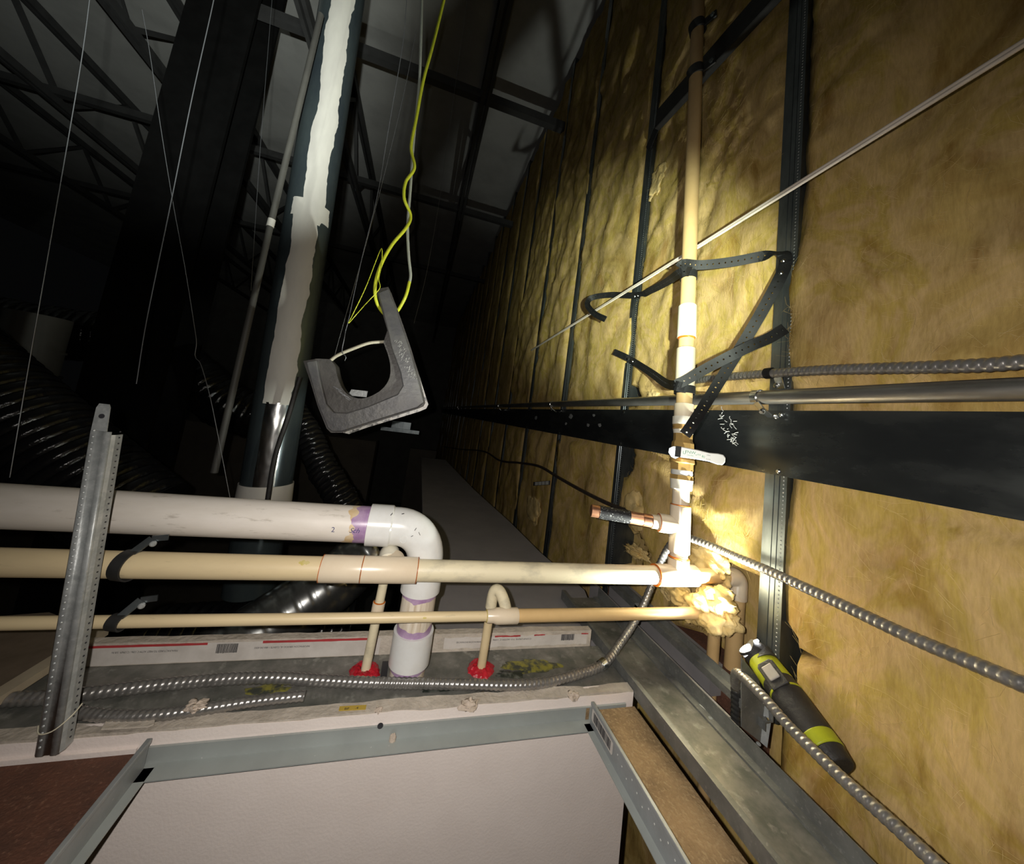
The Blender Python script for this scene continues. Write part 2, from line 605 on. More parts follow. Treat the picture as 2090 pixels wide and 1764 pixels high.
pp = strip(B(), xl, x760, TZ + .0015, -.4375, 60, .0006, 2).build('end_paper', 'paper', bd, smooth=0, label='white printed end paper')
strip(B(), x890, XR - .03, TZ + .006, -.4415, 60, .0025, 12).build('end_paper', 'paper', bd, smooth=0, label='torn white end paper')
b = B()
strip(b, xl, P(425, 1310, Y=YP).x, -.4405, -.4370, 30, .0005, 3, YP - .0006)
strip(b, P(537, 1310, Y=YP).x, P(762, 1310, Y=YP).x, -.4405, -.4368, 30, .0005, 6, YP - .0006)
strip(b, P(1010, 1300, Y=YP).x, P(1062, 1300, Y=YP).x, -.4428, -.4398, 20, .0015, 8, YP - .0006)
strip(b, P(1090, 1300, Y=YP).x, P(1112, 1300, Y=YP).x, -.4420, -.4398, 10, .0015, 9, YP - .0006)
strip(b, P(1186, 1300, Y=YP).x, P(1200, 1300, Y=YP).x, -.4420, -.4398, 10, .001, 11, YP - .0006)
b.build('red_stripe', 'redink', bd, smooth=0, label='worn red printed stripe')
b = B()


def flip_text(s, u0, u1, zc, size):
    xa, xb = P(u0, 1320, Y=YP).x, P(u1, 1320, Y=YP).x
    cu_w = (xb - xa)
    tmp = B()
    text(tmp, s, size, lambda tx, ty: (tx, ty, 0))
    mn = min(p[0] for p in tmp.v)
    mx = max(p[0] for p in tmp.v)
    k = cu_w / (mx - mn)
    b.add([((xa + xb) / 2 - p[0] * k, YP - .0007, zc - p[1]) for p in tmp.v], tmp.f)


flip_text('MANUFACTURED TO MEET ASTM C 1396 / C1396M  5/8 IN', 232, 365, -.4475, .0042)
flip_text('INFORMACION SERVICIO AL CLIENTE 1-800-345-8202', 520, 632, -.4475, .0042)
flip_text('INFORMATION CUSTOMER SERVICE MANUFACTURED', 930, 980, -.4500, .0042)
flip_text('CONFORMS TO ASTM C 1396', 1004, 1082, -.4475, .0042)
b.build('printed_lettering', 'ink', bd, smooth=0, label='small upside-down black lettering')


def barcode(b, x0, x1, z0, z1, y, seed):
    rnd = random.Random(seed)
    x = x0
    while x < x1:
        wd = rnd.choice((.0005, .0008, .0012)) * (x1 - x0) / .035
        b.box((x, y - .0003, z0 + rnd.random() * .0008), (min(x + wd, x1), y, z1))
        x += wd + rnd.choice((.0005, .0008)) * (x1 - x0) / .035


b = B()
barcode(b, P(443, 1320, Y=YP).x, P(486, 1320, Y=YP).x, -.4545, -.4395, YP - .0005, 3)
barcode(b, P(1145, 1305, Y=YP).x, P(1171, 1305, Y=YP).x, -.4535, -.4410, YP - .0005, 5)
b.build('barcode', 'ink', bd, smooth=0, label='black barcodes')


def puddle(name, m, c, rx, ry, seed, z=TZ, h=.0012, parent=pw, label=None):
    n = 40
    vs = [(c[0], c[1], z + h)]
    for i in range(n):
        a = 2 * pi * i / n
        k = 1 + .45 * fbm(math.cos(a) * 1.6 + seed, math.sin(a) * 1.6, 0, 4)
        vs.append((c[0] + math.cos(a) * rx * k * .6, c[1] + math.sin(a) * ry * k * .6, z + h * .8))
    for i in range(n):
        a = 2 * pi * i / n
        k = 1 + .45 * fbm(math.cos(a) * 1.6 + seed, math.sin(a) * 1.6, 0, 4)
        vs.append((c[0] + math.cos(a) * rx * k, c[1] + math.sin(a) * ry * k, z + .0002))
    fs = [(0, 1 + i, 1 + (i + 1) % n) for i in range(n)]
    fs += [(1 + i, 1 + n + i, 1 + n + (i + 1) % n, 1 + (i + 1) % n) for i in range(n)]
    B().add(vs, fs).build(name, m, parent, smooth=60, label=label)


puddle('spill_stain', 'mould', P(1085, 1360, Z=TZ), .052, .020, 2, label='yellow green spill beside the red sealant')
puddle('spill_stain', 'darkspill', P(1045, 1375, Z=TZ), .026, .012, 5, h=.0016, label='dark wet spill')
puddle('spill_stain', 'darkspill', P(930, 1400, Z=TZ), .075, .010, 9, h=.001, label='dark spill behind the flexible conduit')
puddle('spill_stain', 'mould', P(985, 1420, Z=TZ), .012, .008, 12, h=.0016, label='pale yellow drip')
puddle('spill_stain', 'mould', P(545, 1408, Z=TZ), .030, .010, 15, label='faint yellow stain by the short conduit')
b = B()
q = [P(693, 1443, Z=TZ + .005), P(748, 1440, Z=TZ + .005), P(746, 1449, Z=TZ + .005), P(691, 1452, Z=TZ + .005)]
sk = B().prism(q, (0, 0, .0008)).build('yellow_sticker', 'sticker', pw, smooth=0, label='yellow sticker scrap with dark writing')
b = B()
c = P(708, 1447, Z=TZ + .006)
text(b, 'BF', .007, lambda tx, ty: (c.x + tx, c.y + ty * .8, c.z))
c2 = P(728, 1445.5, Z=TZ + .006)
text(b, '.4', .007, lambda tx, ty: (c2.x + tx, c2.y + ty * .8, c2.z))
b.build('sticker_lettering', 'ink', sk, smooth=0)

# wall angle of the lay-in ceiling, on the partition face
wa = B()
wa.box((-.275, .5805, -.502), (.45, .5835, -.4825)).box((-.275, .558, -.5035), (.45, .5835, -.502))
wao = wa.build('trim_1', 'angle', kind='structure', smooth=0, label='grey steel wall angle along the partition face')
hp = P(776, 1483, Y=.580)
B().lathe((hp.x, .5812, hp.z), (0, -1, 0), [(0, .0042), (.0008, .0042), (.001, .002)], 16).build('screw_hole', 'ink', wao, smooth=30, label='round dark hole')
dp = P(801, 1508, Y=.580)
B().blob((dp.x, .577, dp.z), .005, .003, .010, .3, 2, 3, 12, 8).build('plaster_drip', 'plaster', wao, smooth=60, label='beige plaster drip')
rp = P(1200, 1447, Y=.580)
B().box((rp.x - .003, .5795, -.5015), (rp.x + .003, .5806, -.484)).build('rust_mark', 'tan', wao, smooth=0, label='brown rust mark')
# left length of wall angle, where the tile still sits
B().box((-1.6, .5805, -.502), (-.278, .5835, -.4825)).build('trim_2', 'drywall', kind='structure', smooth=0, label='painted wall angle above the reddish ceiling tile')

# grey gypsum lid beyond the partition
lid = [P(1193, 1205, Z=-.475), P(1103, 1128, Z=-.475), P(1042, 1067, Z=-.475), P(968, 1000, Z=-.475), P(909, 939, Z=-.475)]
poly = [V((.50, .74, -.475))] + [p for p in lid] + [V((.10, lid[-1].y, -.475)), V((.09, .74, -.475))]
B().prism(poly, (0, 0, -.016)).build('trim_3', 'lid', kind='structure', smooth=0, label='grey gypsum panel lying flat behind the white elbow')

# ------------------------------------------------------------------ studs and insulation batts
STUD_Y = [.518 + .54 * k for k in range(19)]
ORD = ['', 'second', 'third', 'fourth', 'fifth', 'sixth', 'seventh']


def stud(k, yc):
    if k == 0:
        lab = 'galvanized stud beside the flashlight, nearest of the wall studs'
    elif k < 7:
        lab = 'galvanized stud, %s from the flashlight along the insulated wall' % ORD[k]
    else:
        lab = 'far dark stud near the vanishing end of the insulated wall'
    t = thing('metal_stud', (WX + .04, yc, -1.6), lab, 'stud', 'steel studs of the insulated wall')
    h = .0205
    z0, z1 = -1.6, 2.74
    if k == 0:
        z0 = -.47
    b = B()
    # flange with two rolled grooves
    prof = [(yc - h, WX), (yc - .009, WX), (yc - .008, WX + .0015), (yc - .007, WX), (yc + .001, WX), (yc + .002, WX + .0015), (yc + .003, WX),
            (yc + h, WX), (yc + h, WX + .0012), (yc - h + .0012, WX + .0012), (yc - h, WX + .0012)]
    b.prism([(x, y, z0) for y, x in prof], (0, 0, z1 - z0))
    b.build('flange', 'galv_dark', t, smooth=20)
    B().box((WX, yc - h - .0012, z0), (WX + .09, yc - h, z1)).build('web', 'galv_dark', t, smooth=0)
    B().box((WX, yc + h, z0), (WX + .012, yc + h + .001, z1)).build('lip', 'galv_dark', t, smooth=0)
    if k < 3:
        b = B()
        n = int((1.4 + .5) / .0075)
        for i in range(n):
            z = -.5 + i * .0075
            if z < z0:
                continue
            c = V((WX - .0004, yc - .0155, z))
            e = .0013
            b.add([c + V((0, -e, -e)), c + V((0, e, -e)), c + V((0, e, e)), c + V((0, -e, e)), c + V((-.0009, 0, 0))],
                  [(0, 1, 4), (1, 2, 4), (2, 3, 4), (3, 0, 4)])
        o = b.build('knurling', 'galv', t, smooth=0, kind='stuff')
    return t


for k, yc in enumerate(STUD_Y):
    stud(k, yc)
# painted grey patch of dried spray on nothing: studs only carry their own steel


def batt(k, y0, y1, z0=-1.3, z1=2.70):
    near = k < 3
    ny = 46 if k == 0 else (40 if k == 1 else (24 if k < 5 else 10))
    step = .014 if k < 2 else (.022 if k < 5 else .08)
    if k > 8:
        z1, step, ny = 2.70, .16, 7
    zs = []
    z = z0
    while z < z1:
        zs.append(z)
        z += step if z < 1.9 else step * 3
    vs, fs = [], []
    rows = len(zs)
    m = ny + 3
    for z in zs:
        ovl = max(0, fbm(z * 1.9 + k * 5.1, 3.7 + k, 0, 3) - .12) * .055      # overlap over the far stud
        ovn = max(0, fbm(z * 2.3 - k * 3.1, 8.2 + k, 0, 3) - .10) * .055      # overlap over the near stud
        ovs = .45 if k < 2 else 1.0
        ovl, ovn = ovl * ovs, ovn * ovs
        ya = y0 - ovn + .004 * fbm(z * 16, k * 2.2, 0, 4)
        yb = y1 + ovl + .004 * fbm(z * 16, k * 2.2 + 9, 0, 4)
        row = []
        for i in range(ny + 1):
            t = i / ny
            y = ya + (yb - ya) * t
            da, db = (y - ya), (yb - y)
            ea = min(1, da / .035)
            eb = min(1, db / .035)
            sa = 1 - (1 - ea) ** 2.2
            sb = 1 - (1 - eb) ** 2.2
            x = WX - .006
            x += (1 - sa) * (.018 - min(.017, ovn * 1.2)) + (1 - sb) * (.018 - min(.017, ovl * 1.2))
            big = fbm(y * 3.6 + k, z * 2.6, 1.7, 3)
            mid = fbm(y * 9 + k * 3 + z * 2.0, z * 5, 4.1, 4)
            rid = 1 - abs(fbm(y * 5 + z * 2.5, z * 3.2 + k, 7.7, 4)) * 2
            edge = min(sa, sb)
            fold = abs(fbm(y * 6 + k * 2.3, z * 4.2 + y * 2, 9.1, 4))
            x -= edge * (.013 * big + .012 * mid + (.016 * min(.5, fold) - .005))
            x += edge * .009 * max(0, rid - .72) * 3
            if near:
                x -= edge * .0014 * fbm(y * 30, z * 16, 2.2, 3)
            # pressed back behind the backing strap and the conduit
            if -.06 < z < .145:
                x = max(x, WX + .004)
            if k == 0 and ((y - .492) / .026) ** 2 + ((z + .34) / .06) ** 2 + .9 * fbm(y * 22, z * 18, 3, 4) < 1:
                x = max(x, WX + .06)
            # torn open pockets beside the second stud
            if k == 1:
                for (cy, cz, ry, rz) in ((1.02, .145, .045, .035), (1.035, -.075, .055, .055), (1.02, -.34, .14, .095), (.60, -.36, .10, .14), (.62, -.52, .16, .10)):
                    dd = ((y - cy) / ry) ** 2 + ((z - cz) / rz) ** 2 + .5 * fbm(y * 16, z * 16, 5, 4)
                    if dd < 1:
                        x = max(x, WX + .075)
            x = min(max(x, WX - .036), WX + .085)
            row.append((x, y, z))
        vs.append((WX + .088, row[0][1] + .004, z))
        vs += row
        vs.append((WX + .088, row[-1][1] - .004, z))
    for i in range(rows - 1):
        for j in range(m - 1):
            a = i * m + j
            fs.append((a, a + m, a + m + 1, a + 1))
    b = B().add(vs, fs)
    if k == 0:
        lab = 'wide amber fiberglass batt between the flashlight stud and the right edge'
    elif k == 1:
        lab = 'torn amber fiberglass batt behind the vertical riser pipe'
    elif k < 7:
        lab = 'amber fiberglass batt in the %s bay from the flashlight stud' % ORD[k]
    else:
        lab = 'dark far fiberglass batt near the vanishing end of the insulated wall'
    o = b.build('insulation_batt', 'insul', smooth=180, label=lab, cat='insulation', group='fiberglass batts of the insulated wall', loc=(WX + .05, (y0 + y1) / 2, z0))
    if k < 3:
        rnd = random.Random(40 + k)
        f = B()
        pool = [p for p in b.v if p[0] < WX + .006 and -.6 < p[2] < 1.7 and p[1] > .05]
        for i in range(2600):
            p = V(rnd.choice(pool)) + V((-.0012, rnd.uniform(-.006, .006), rnd.uniform(-.006, .006)))
            an = rnd.gauss(1.0, .7)
            d = V((0, math.cos(an), math.sin(an)))
            e = V((0, -d.z, d.y)) * rnd.uniform(-.006, .006)
            L = rnd.uniform(.006, .022)
            f.tube([p - d * L, p + e - V((rnd.uniform(0, .0015), 0, 0)), p + d * L], .00018, 3, caps=False)
        f.build('loose_fibers', 'fiber', o, smooth=180, kind='stuff')
    return o


batt(0, -.9, STUD_Y[0] - .024)
for k in range(1, 19):
    batt(k, STUD_Y[k - 1] + .022, STUD_Y[k] - .022)


# torn tufts of insulation
def tuft(c, rx, ry, rz, seed, lab, amp=.55, fr=2.2, fib=120, lobes=()):
    b = B().blob(c, rx, ry, rz, amp, fr * .7, seed, 60, 40, 3)
    for q_, (lc_, lr) in enumerate(lobes):
        b.blob(lc_, lr * .8, lr, lr * .8, amp, fr * .75, seed + 31 + q_, 48, 30, 3)
    o = b.build('insulation_tuft', 'fluff', smooth=180, label=lab, cat='insulation', group='torn tufts of fiberglass')
    rnd = random.Random(seed)
    f = B()
    vs = b.v
    c = V(c)
    for i in range(fib):
        p = V(rnd.choice(vs))
        d = (p - c).normalized()
        d = (d + V((rnd.uniform(-.9, .9), rnd.uniform(-.9, .9), rnd.uniform(-.9, .9)))).normalized()
        L = rnd.uniform(.004, .010)
        s = V((rnd.uniform(-1, 1), rnd.uniform(-1, 1), rnd.uniform(-1, 1))) * .003
        a, m_, e = p - d * .002, p + d * L * .6 + s, p + d * L + s * 2.5
        f.tube([a, m_, e], [.00022, .00018, .00008], 3, caps=False)
    f.build('loose_fibers', 'fiber', o, smooth=180, kind='stuff')
    return o


tuft(P(1436, 1238, X=.645), .030, .036, .030, 3, 'big pale fiberglass wad hanging below the lit elbow', .42, 2.2, 520,
     ((P(1388, 1216, X=.632), .030), (P(1466, 1224, X=.655), .034), (P(1456, 1268, X=.65), .030), (P(1412, 1248, X=.638), .026), (P(1482, 1266, X=.665), .026), (P(1365, 1208, X=.635), .018)))
tuft(P(1300, 1045, X=.705), .022, .062, .062, 5, 'loose fiberglass flap behind the copper stub', .4, 1.6)
tuft(P(1300, 1128, X=.700), .014, .05, .016, 8, 'thin pale fiberglass wisp under the copper stub', .6, 3.0, 160)
tuft(P(1335, 800, X=.705), .012, .03, .03, 11, 'small fiberglass flap behind the black strap at the riser', .5, 2.4, 60)
tuft(P(1090, 1040, X=.70), .018, .11, .075, 14, 'fiberglass flap sagging below the striped white tag', .45, 1.8, 80)
tuft(P(1440, 1150, X=.685), .026, .06, .035, 18, 'brightly lit fiberglass lump right of the lit tee', .5, 2.2, 160)
tuft(P(1345, 375, X=.705), .016, .045, .07, 21, 'pale fiberglass bulge right of the second stud', .5, 2.4, 80)
tuft(P(1430, 830, X=.705), .010, .05, .02, 24, 'thin fiberglass strip above the backing strap by the valve', .5, 2.4, 60)

# ================================================================== WALL HARDWARE
# dark backing strap along the wall
bs = thing('backing_strap', (WX, 3, -.034), 'long dark steel backing strap screwed across the studs', 'steel strap')
b = B()
n = 120
vs, fs = [], []
for i in range(n + 1):
    y = -1.0 + (i / n) ** 1.5 * 12.0
    dz = .0008 * fbm(y * 5, 2, 0, 3)
    vs += [(WX - .0025, y, -.034 + dz), (WX - .0025, y, .095 + dz), (WX - .0005, y, .095 + dz), (WX - .0005, y, -.034 + dz)]
for i in range(n):
    a = i * 4
    for j in range(4):
        fs.append((a + j, a + 4 + j, a + 4 + (j + 1) % 4, a + (j + 1) % 4))
b.add(vs, fs).build('strap_plate', 'strapsteel', bs, smooth=30)
for k in range(6):
    for z in (-.026, .086):
        screw(B(), (WX - .0025, STUD_Y[k] - .006, z), (-1, 0, 0), .0042, .003).build('screw', 'chrome', bs, smooth=30)
pc = P(1487, 872, X=WX - .003)
rnd = random.Random(4)
b = B()
for i in range(36):
    y = pc.y + rnd.uniform(-.022, .022)
    z = pc.z + rnd.uniform(-.024, .024) + (y - pc.y) * .9
    y2, z2 = y + rnd.uniform(-.012, .012), z + rnd.uniform(-.012, .012)
    b.tube([(WX - .0027, y, z), (WX - .0027, (y + y2) / 2 + .002, (z + z2) / 2), (WX - .0027, y2, z2)], .0007, 5)
b.build('dried_glue', 'tag', bs, smooth=60, label='pale dried glue scribble')
b = B()
for (u, v, s_) in ((1094, 853, .02), (1165, 850, .02), (1155, 865, .012), (1200, 868, .012), (1224, 868, .012), (1212, 848, .01)):
    p = P(u, v, X=WX - .0028)
    b.blob(p, .0006, s_, s_ * .5, .6, 3, u, 14, 8)
b.build('plaster_smear', 'galv', bs, smooth=60, label='pale plaster smears')

# EMT conduit
em = thing('metal_conduit', (.67, 3, .118), 'straight grey metal conduit running along the wall above the strap', 'conduit')
b = B().tube([(.67, -1, .118), (.67, 2.2, .118), (.67, 11, .118)], .0142, 24)
b.build('tube', 'emt', em, smooth=60)


def emt_clamp(u, v, lab):
    y = P(u, v, X=.67).y
    t = thing('conduit_clamp', (.67, y, .09), lab, 'clamp', 'conduit clamps on the wall conduit')
    b = B()
    pts = []
    for i in range(17):
        a = pi * 1.5 * i / 16 - pi * .25
        pts.append((.67 - math.cos(a) * .0155 + .0, math.sin(a) * .0155 + .118))
    for i in range(16):
        (x0, z0), (x1, z1) = pts[i], pts[i + 1]
        b.bar((x0, y, z0), (x1, y, z1), (0, 1, 0), .013, .002)
    b.build('band', 'chrome', t, smooth=40)
    bb = B()
    bb.bar((.658, y - .006, .106), (.667, y - .012, .092), (0, 1, 0), .012, .0022)
    bb.bar((.667, y - .012, .093), (.690, y - .014, .080), (0, 1, 0), .014, .0022)
    bb.build('foot', 'chrome', t, smooth=0)
    screw(B(), (.667, y - .013, .089), (-.8, -.2, -.5), .0055, .006).build('screw', 'chrome', t)
    screw(B(), (.688, y - .026, .081), (-1, 0, 0), .0048, .005).build('screw', 'chrome', t)


emt_clamp(1547, 812, 'bright conduit clamp on the conduit by the flashlight stud')
emt_clamp(1127, 822, 'bright conduit clamp at the third stud')
emt_clamp(1020, 826, 'small far conduit clamp at the fifth stud')
emt_clamp(935, 833, 'farthest tiny conduit clamp on the wall conduit')

# upper flexible conduit A and its strap on the first stud
ptsA = [P(1340, 782, X=.715), P(1395, 779, X=.69), P(1480, 770, X=.676), P(1580, 762, X=.676), P(1700, 755, X=.674), P(1850, 751, X=.672), P(2000, 746, X=.668), P(2090, 739, X=.665), P(2250, 728, X=.66)]
ptsA.append(ptsA[-1] + (ptsA[-1] - ptsA[-2]) * 4)
ptsA.append(ptsA[-1] + (ptsA[-2] - ptsA[-3]) * 5)
flexcable(ptsA, .0095, .0095).build('flexible_conduit', 'flex', smooth=60, label='flexible steel conduit strapped to the flashlight stud above the metal conduit', cat='conduit', group='flexible steel conduits')
t = thing('conduit_strap', P(1572, 765, X=.68), 'one-hole strap holding the upper flexible conduit to the stud', 'strap')
pa = P(1570, 762, X=.676)
B().tube([pa + V((0, .007, 0)), pa - V((0, .007, 0))], .0112, 20).build('band', 'strapblack', t, smooth=40)
b = B()
b.bar((.683, pa.y - .012, pa.z - .008), (.694, pa.y - .012, pa.z - .03), (0, 1, 0), .015, .002)
b.build('foot', 'chrome', t, smooth=0)
screw(B(), (.690, pa.y - .006, pa.z - .024), (-1, 0, 0), .005, .005).build('screw', 'chrome', t)

# dark cable low on the wall
ptsF = [P(905, 912, X=.69), P(940, 917, X=.69), P(985, 921, X=.688), P(1020, 940, X=.686), P(1060, 945, X=.685), P(1100, 952, X=.683), P(1140, 975, X=.682), P(1190, 1003, X=.682), P(1250, 1032, X=.684), P(1320, 1056, X=.70)]
flexcable(ptsF, .0075, .008, 10).build('flexible_conduit', 'flexdark', smooth=60, label='thin dark flexible cable sagging across the lower far batts', cat='conduit', group='flexible steel conduits')
# striped tag
t = thing('striped_tag', P(1105, 987, X=.685), 'small white striped tag stuck in the fiberglass', 'tag')
a_, e_ = P(1089, 988, X=.678), P(1122, 985.5, X=.678)
B().bar(a_, e_, (0, 0, 1), .020, .004).build('tag_body', 'ink', t, smooth=0, bevel=.001)
for i in range(4):
    f0, f1 = .12 + i * .22, .12 + i * .22 + .17
    off = V((-.0026, -.001, 0))
    B().bar(a_.lerp(e_, f0) + off, a_.lerp(e_, f1) + off, (0, 0, 1), .017, .001).build('white_square', 'tag', t, smooth=0)

# white twin cable
b = B()
p0, p1 = P(2300, -45, X=.60), P(1085, 715, X=.672)
p0 = p0 + (p0 - p1) * .22
for s_ in (-1, 1):
    o_ = V((0, 0, .0027 * s_))
    b.tube([p0 + o_, p0.lerp(p1, .5) + o_ - V((0, 0, .002)), p1 + o_], .003, 10)
b.build('white_cable', 'whitecord', smooth=60, label='taut white twin cable crossing the insulated wall behind the riser', cat='cable')

# ================================================================== RISER
RP = ((0, 1, -.084), .6377)


def R(u, v):
    return P(u, v, pl=RP)


r_lo, r_hi = R(1383, 1172), R(1425, 0)
RA = R(1384, 1172)
RD = (R(1424, 40) - RA).normalized()


def rpt(v):
    """point on the riser axis seen at photo row v"""
    best = None
    lo, hi = -.3, 2.6
    for _ in range(50):
        mid = (lo + hi) / 2
        p = RA + RD * mid
        c = ax_x * p.x + ax_y * p.y + ax_z * p.z
        vv = c.y / c.z * F + CV
        if vv > v:
            lo = mid
        else:
            hi = mid
    return RA + RD * lo


def rt(v):
    return (rpt(v) - RA).dot(RD)


RR = .0172
rs = thing('riser_pipe', rpt(830), 'tall tan CPVC riser pipe strapped in front of the insulated wall', 'pipe')
B().lathe(rpt(828), RD, [(0, RR), (rt(-160) - rt(828), RR)], 32).build('pipe', 'riser', rs, smooth=60)
cp = B().lathe(rpt(690), RD, [(0, .0195), (.001, .0208), (rt(627) - rt(690), .0208), (rt(626) - rt(690) + .001, .0198)], 32).build('coupling', 'cpvc_pale', rs, smooth=40, label='pale coupling')
B().lathe(rpt(693), RD, [(0, .0176), (.004, .0200)], 28).build('glue_ring', 'glue', rs, smooth=60)
B().lathe(rpt(790), RD, [(0, .0208), (rt(713) - rt(790), .0208), (rt(712) - rt(790), .0198)], 32).build('coupling', 'cpvc_fit', rs, smooth=40, label='pale coupling')
B().lathe(rpt(713), RD, [(0, .0198), (.003, .0176)], 28).build('glue_ring', 'glue', rs, smooth=60)
B().lathe(rpt(852), RD, [(0, .0205), (rt(826) - rt(852), .0205), (rt(825) - rt(852), .0195)], 32).build('adapter', 'cpvc_fit', rs, smooth=40)
B().lathe(rpt(868), RD, [(0, .0225), (.002, .0232), (rt(852) - rt(868), .0232)], 32).build('adapter_collar', 'cpvc_pale', rs, smooth=40)

# ball valve
bv = thing('ball_valve', rpt(1000), 'brass ball valve with white lever in the riser', 'valve')
B().lathe(rpt(878), RD, [(0, .019), (.001, .0222), (.004, .0222), (.0045, .0205), (.006, .0205), (.0065, .0222), (rt(868) - rt(878), .0222)], 28).build('brass_ring', 'brass', bv, smooth=30)
B().lathe(rpt(886), RD, [(0, .020), (rt(878) - rt(886), .0215)], 24).build('thread_seal', 'cpvc_pale', bv, smooth=30)
B().lathe(rpt(938), RD, [(0, .0235), (.003, .0245), (rt(925) - rt(938), .0235), (rt(905) - rt(938), .0225), (rt(900) - rt(938), .0195), (rt(886) - rt(938), .0195)], 8).build('valve_body', 'brass', bv, smooth=20)
B().lathe(rpt(946), RD, [(0, .024), (.002, .0255), (rt(938) - rt(946), .0248)], 28).build('body_rim', 'brass', bv, smooth=30)
B().lathe(rpt(960), RD, [(0, .0235), (rt(946) - rt(960), .0235)], 6).build('hex_nut', 'brass', bv, smooth=10)
B().lathe(rpt(970), RD, [(0, .0205), (.003, .0222), (rt(960) - rt(970), .0215)], 20).build('seal_tape', 'tag', bv, smooth=60, label='white seal tape')
B().lathe(rpt(979), RD, [(0, .0235), (rt(970) - rt(979), .0235)], 6).build('hex_nut', 'brass', bv, smooth=10)
B().lathe(rpt(1000), RD, [(0, .0205), (.002, .022), (rt(990) - rt(1000), .022), (rt(979) - rt(1000), .0235)], 28).build('union_nut', 'cpvc_pale', bv, smooth=30)
# lever: stands off the body toward the viewer
hv = rpt(921)
tocam = V((-hv.x, -hv.y, 0)).normalized()
side = RD.cross(tocam).normalized()
if side.dot(right) < 0:
    side = -side
stem = hv + tocam * .022
lc = P(1376, 921, pl=(tuple(tocam), (hv + tocam * .047).dot(tocam)))
B().tube([hv + tocam * .018, lc - tocam * .002], .008, 14).build('stem', 'brass', bv, smooth=40)
B().tube([lc - tocam * .004, lc + tocam * .004], .0062, 6).build('stem_nut', 'galv_dark', bv, smooth=10)
B().prism([lc + side * x + RD * y - tocam * .003 for x, y in ((-.010, .005), (-.002, .010), (.012, .010), (.012, -.010), (.003, -.016), (-.005, -.013), (-.011, -.004))], tocam * .003).build('lever_plate', 'galv_dark', bv, smooth=0)
sd = (side - RD * .05).normalized()
upv = tocam.cross(sd).normalized()
if upv.dot(RD) < 0:
    upv = -upv
prof = [(.012, .0115), (.045, .0100), (.065, .0078), (.080, .0090), (.089, .0080), (.093, .003), (.093, -.006), (.089, -.0125), (.080, -.0130), (.066, -.0100), (.045, -.0095), (.012, -.0105)]
lev = B().prism([lc + sd * x + upv * y - tocam * .001 for x, y in prof], tocam * .007).build('lever', 'lever', bv, smooth=0, bevel=.0015, label='white printed lever')
B().prism([lc + sd * x + upv * y - tocam * .0015 for x, y in ((.002, .0118), (.013, .0118), (.013, -.0108), (.002, -.0108))], tocam * .0072).build('lever_collar', 'strapblack', bv, smooth=0)
fz = tocam * .0064


def onlev(cx, cy, k=1.0):
    return lambda tx, ty: lc + sd * (cx + tx * k) + upv * (cy + ty) + fz


b = B()
text(b, 'FNW', .0088, onlev(.0305, .0026))
text(b, 'VALVES', .0036, onlev(.0305, -.0035))
text(b, 'U', .0095, onlev(.0195, .0))
b.build('green_lettering', 'green', lev, smooth=0)
b = B()
text(b, '+', .006, onlev(.0415, -.001))
text(b, 'XX', .0050, onlev(.0465, .0005))
text(b, '&)', .0062, onlev(.0545, -.0015))
b.build('green_marks', 'green', lev, smooth=0)
b = B()
text(b, 'OPEN', .0026, onlev(.0635, .0025))
text(b, 'CLOSE', .0026, onlev(.0635, -.0055))
b.build('black_lettering', 'ink', lev, smooth=0)

# riser clamps and diagonal brace
a_, e_ = P(1340, 243, X=.665), P(1660, -118, X=.665)
br = thing('diagonal_brace', a_, 'black steel brace running diagonally behind the top of the riser', 'brace')
tt = (e_ - a_).normalized()
B().bar(a_, e_, tt.cross(V((1, 0, 0))), .072, .003).build('brace_web', 'blackpaint', br, smooth=0)
wv = tt.cross(V((1, 0, 0))).normalized()
for s_ in (-1, 1):
    B().bar(a_ + wv * (.036 * s_) + V((.009, 0, 0)), e_ + wv * (.036 * s_) + V((.009, 0, 0)), (1, 0, 0), .018, .003).build('brace_flange', 'blackpaint', br, smooth=0)
B().bar(P(1350, 240, X=.672), P(1322, 305, X=.694), (0, 1, .3), .03, .002).build('end_strap', 'strapblack', br, smooth=0)


def riser_clamp(v, lab):
    c = rpt(v)
    t = thing('pipe_clamp', c, lab, 'clamp', 'black clamps on the riser')
    d = (RD + V((-.25, .0, 0))).normalized()
    B().lathe(c - d * .013, d, [(0, .0178), (0, .0225), (.026, .0225), (.026, .0178), (0, .0178)], 28, caps=False).build('ring', 'blackpaint', t, smooth=30)
    s = V((.35, -.75, 0)).normalized()
    B().bar(c + s * .018, c + s * .052 + V((0, 0, .004)), RD, .026, .006).build('tab', 'blackpaint', t, smooth=0, bevel=.002)
    B().lathe(c + s * .044 + V((-.004, 0, .003)), (-1, -.2, 0), [(0, .006), (.004, .006)], 6).build('bolt', 'galv_dark', t, smooth=10)


riser_clamp(58, 'upper black clamp around the riser at the diagonal brace')
riser_clamp(150, 'lower black clamp around the riser at the diagonal brace')


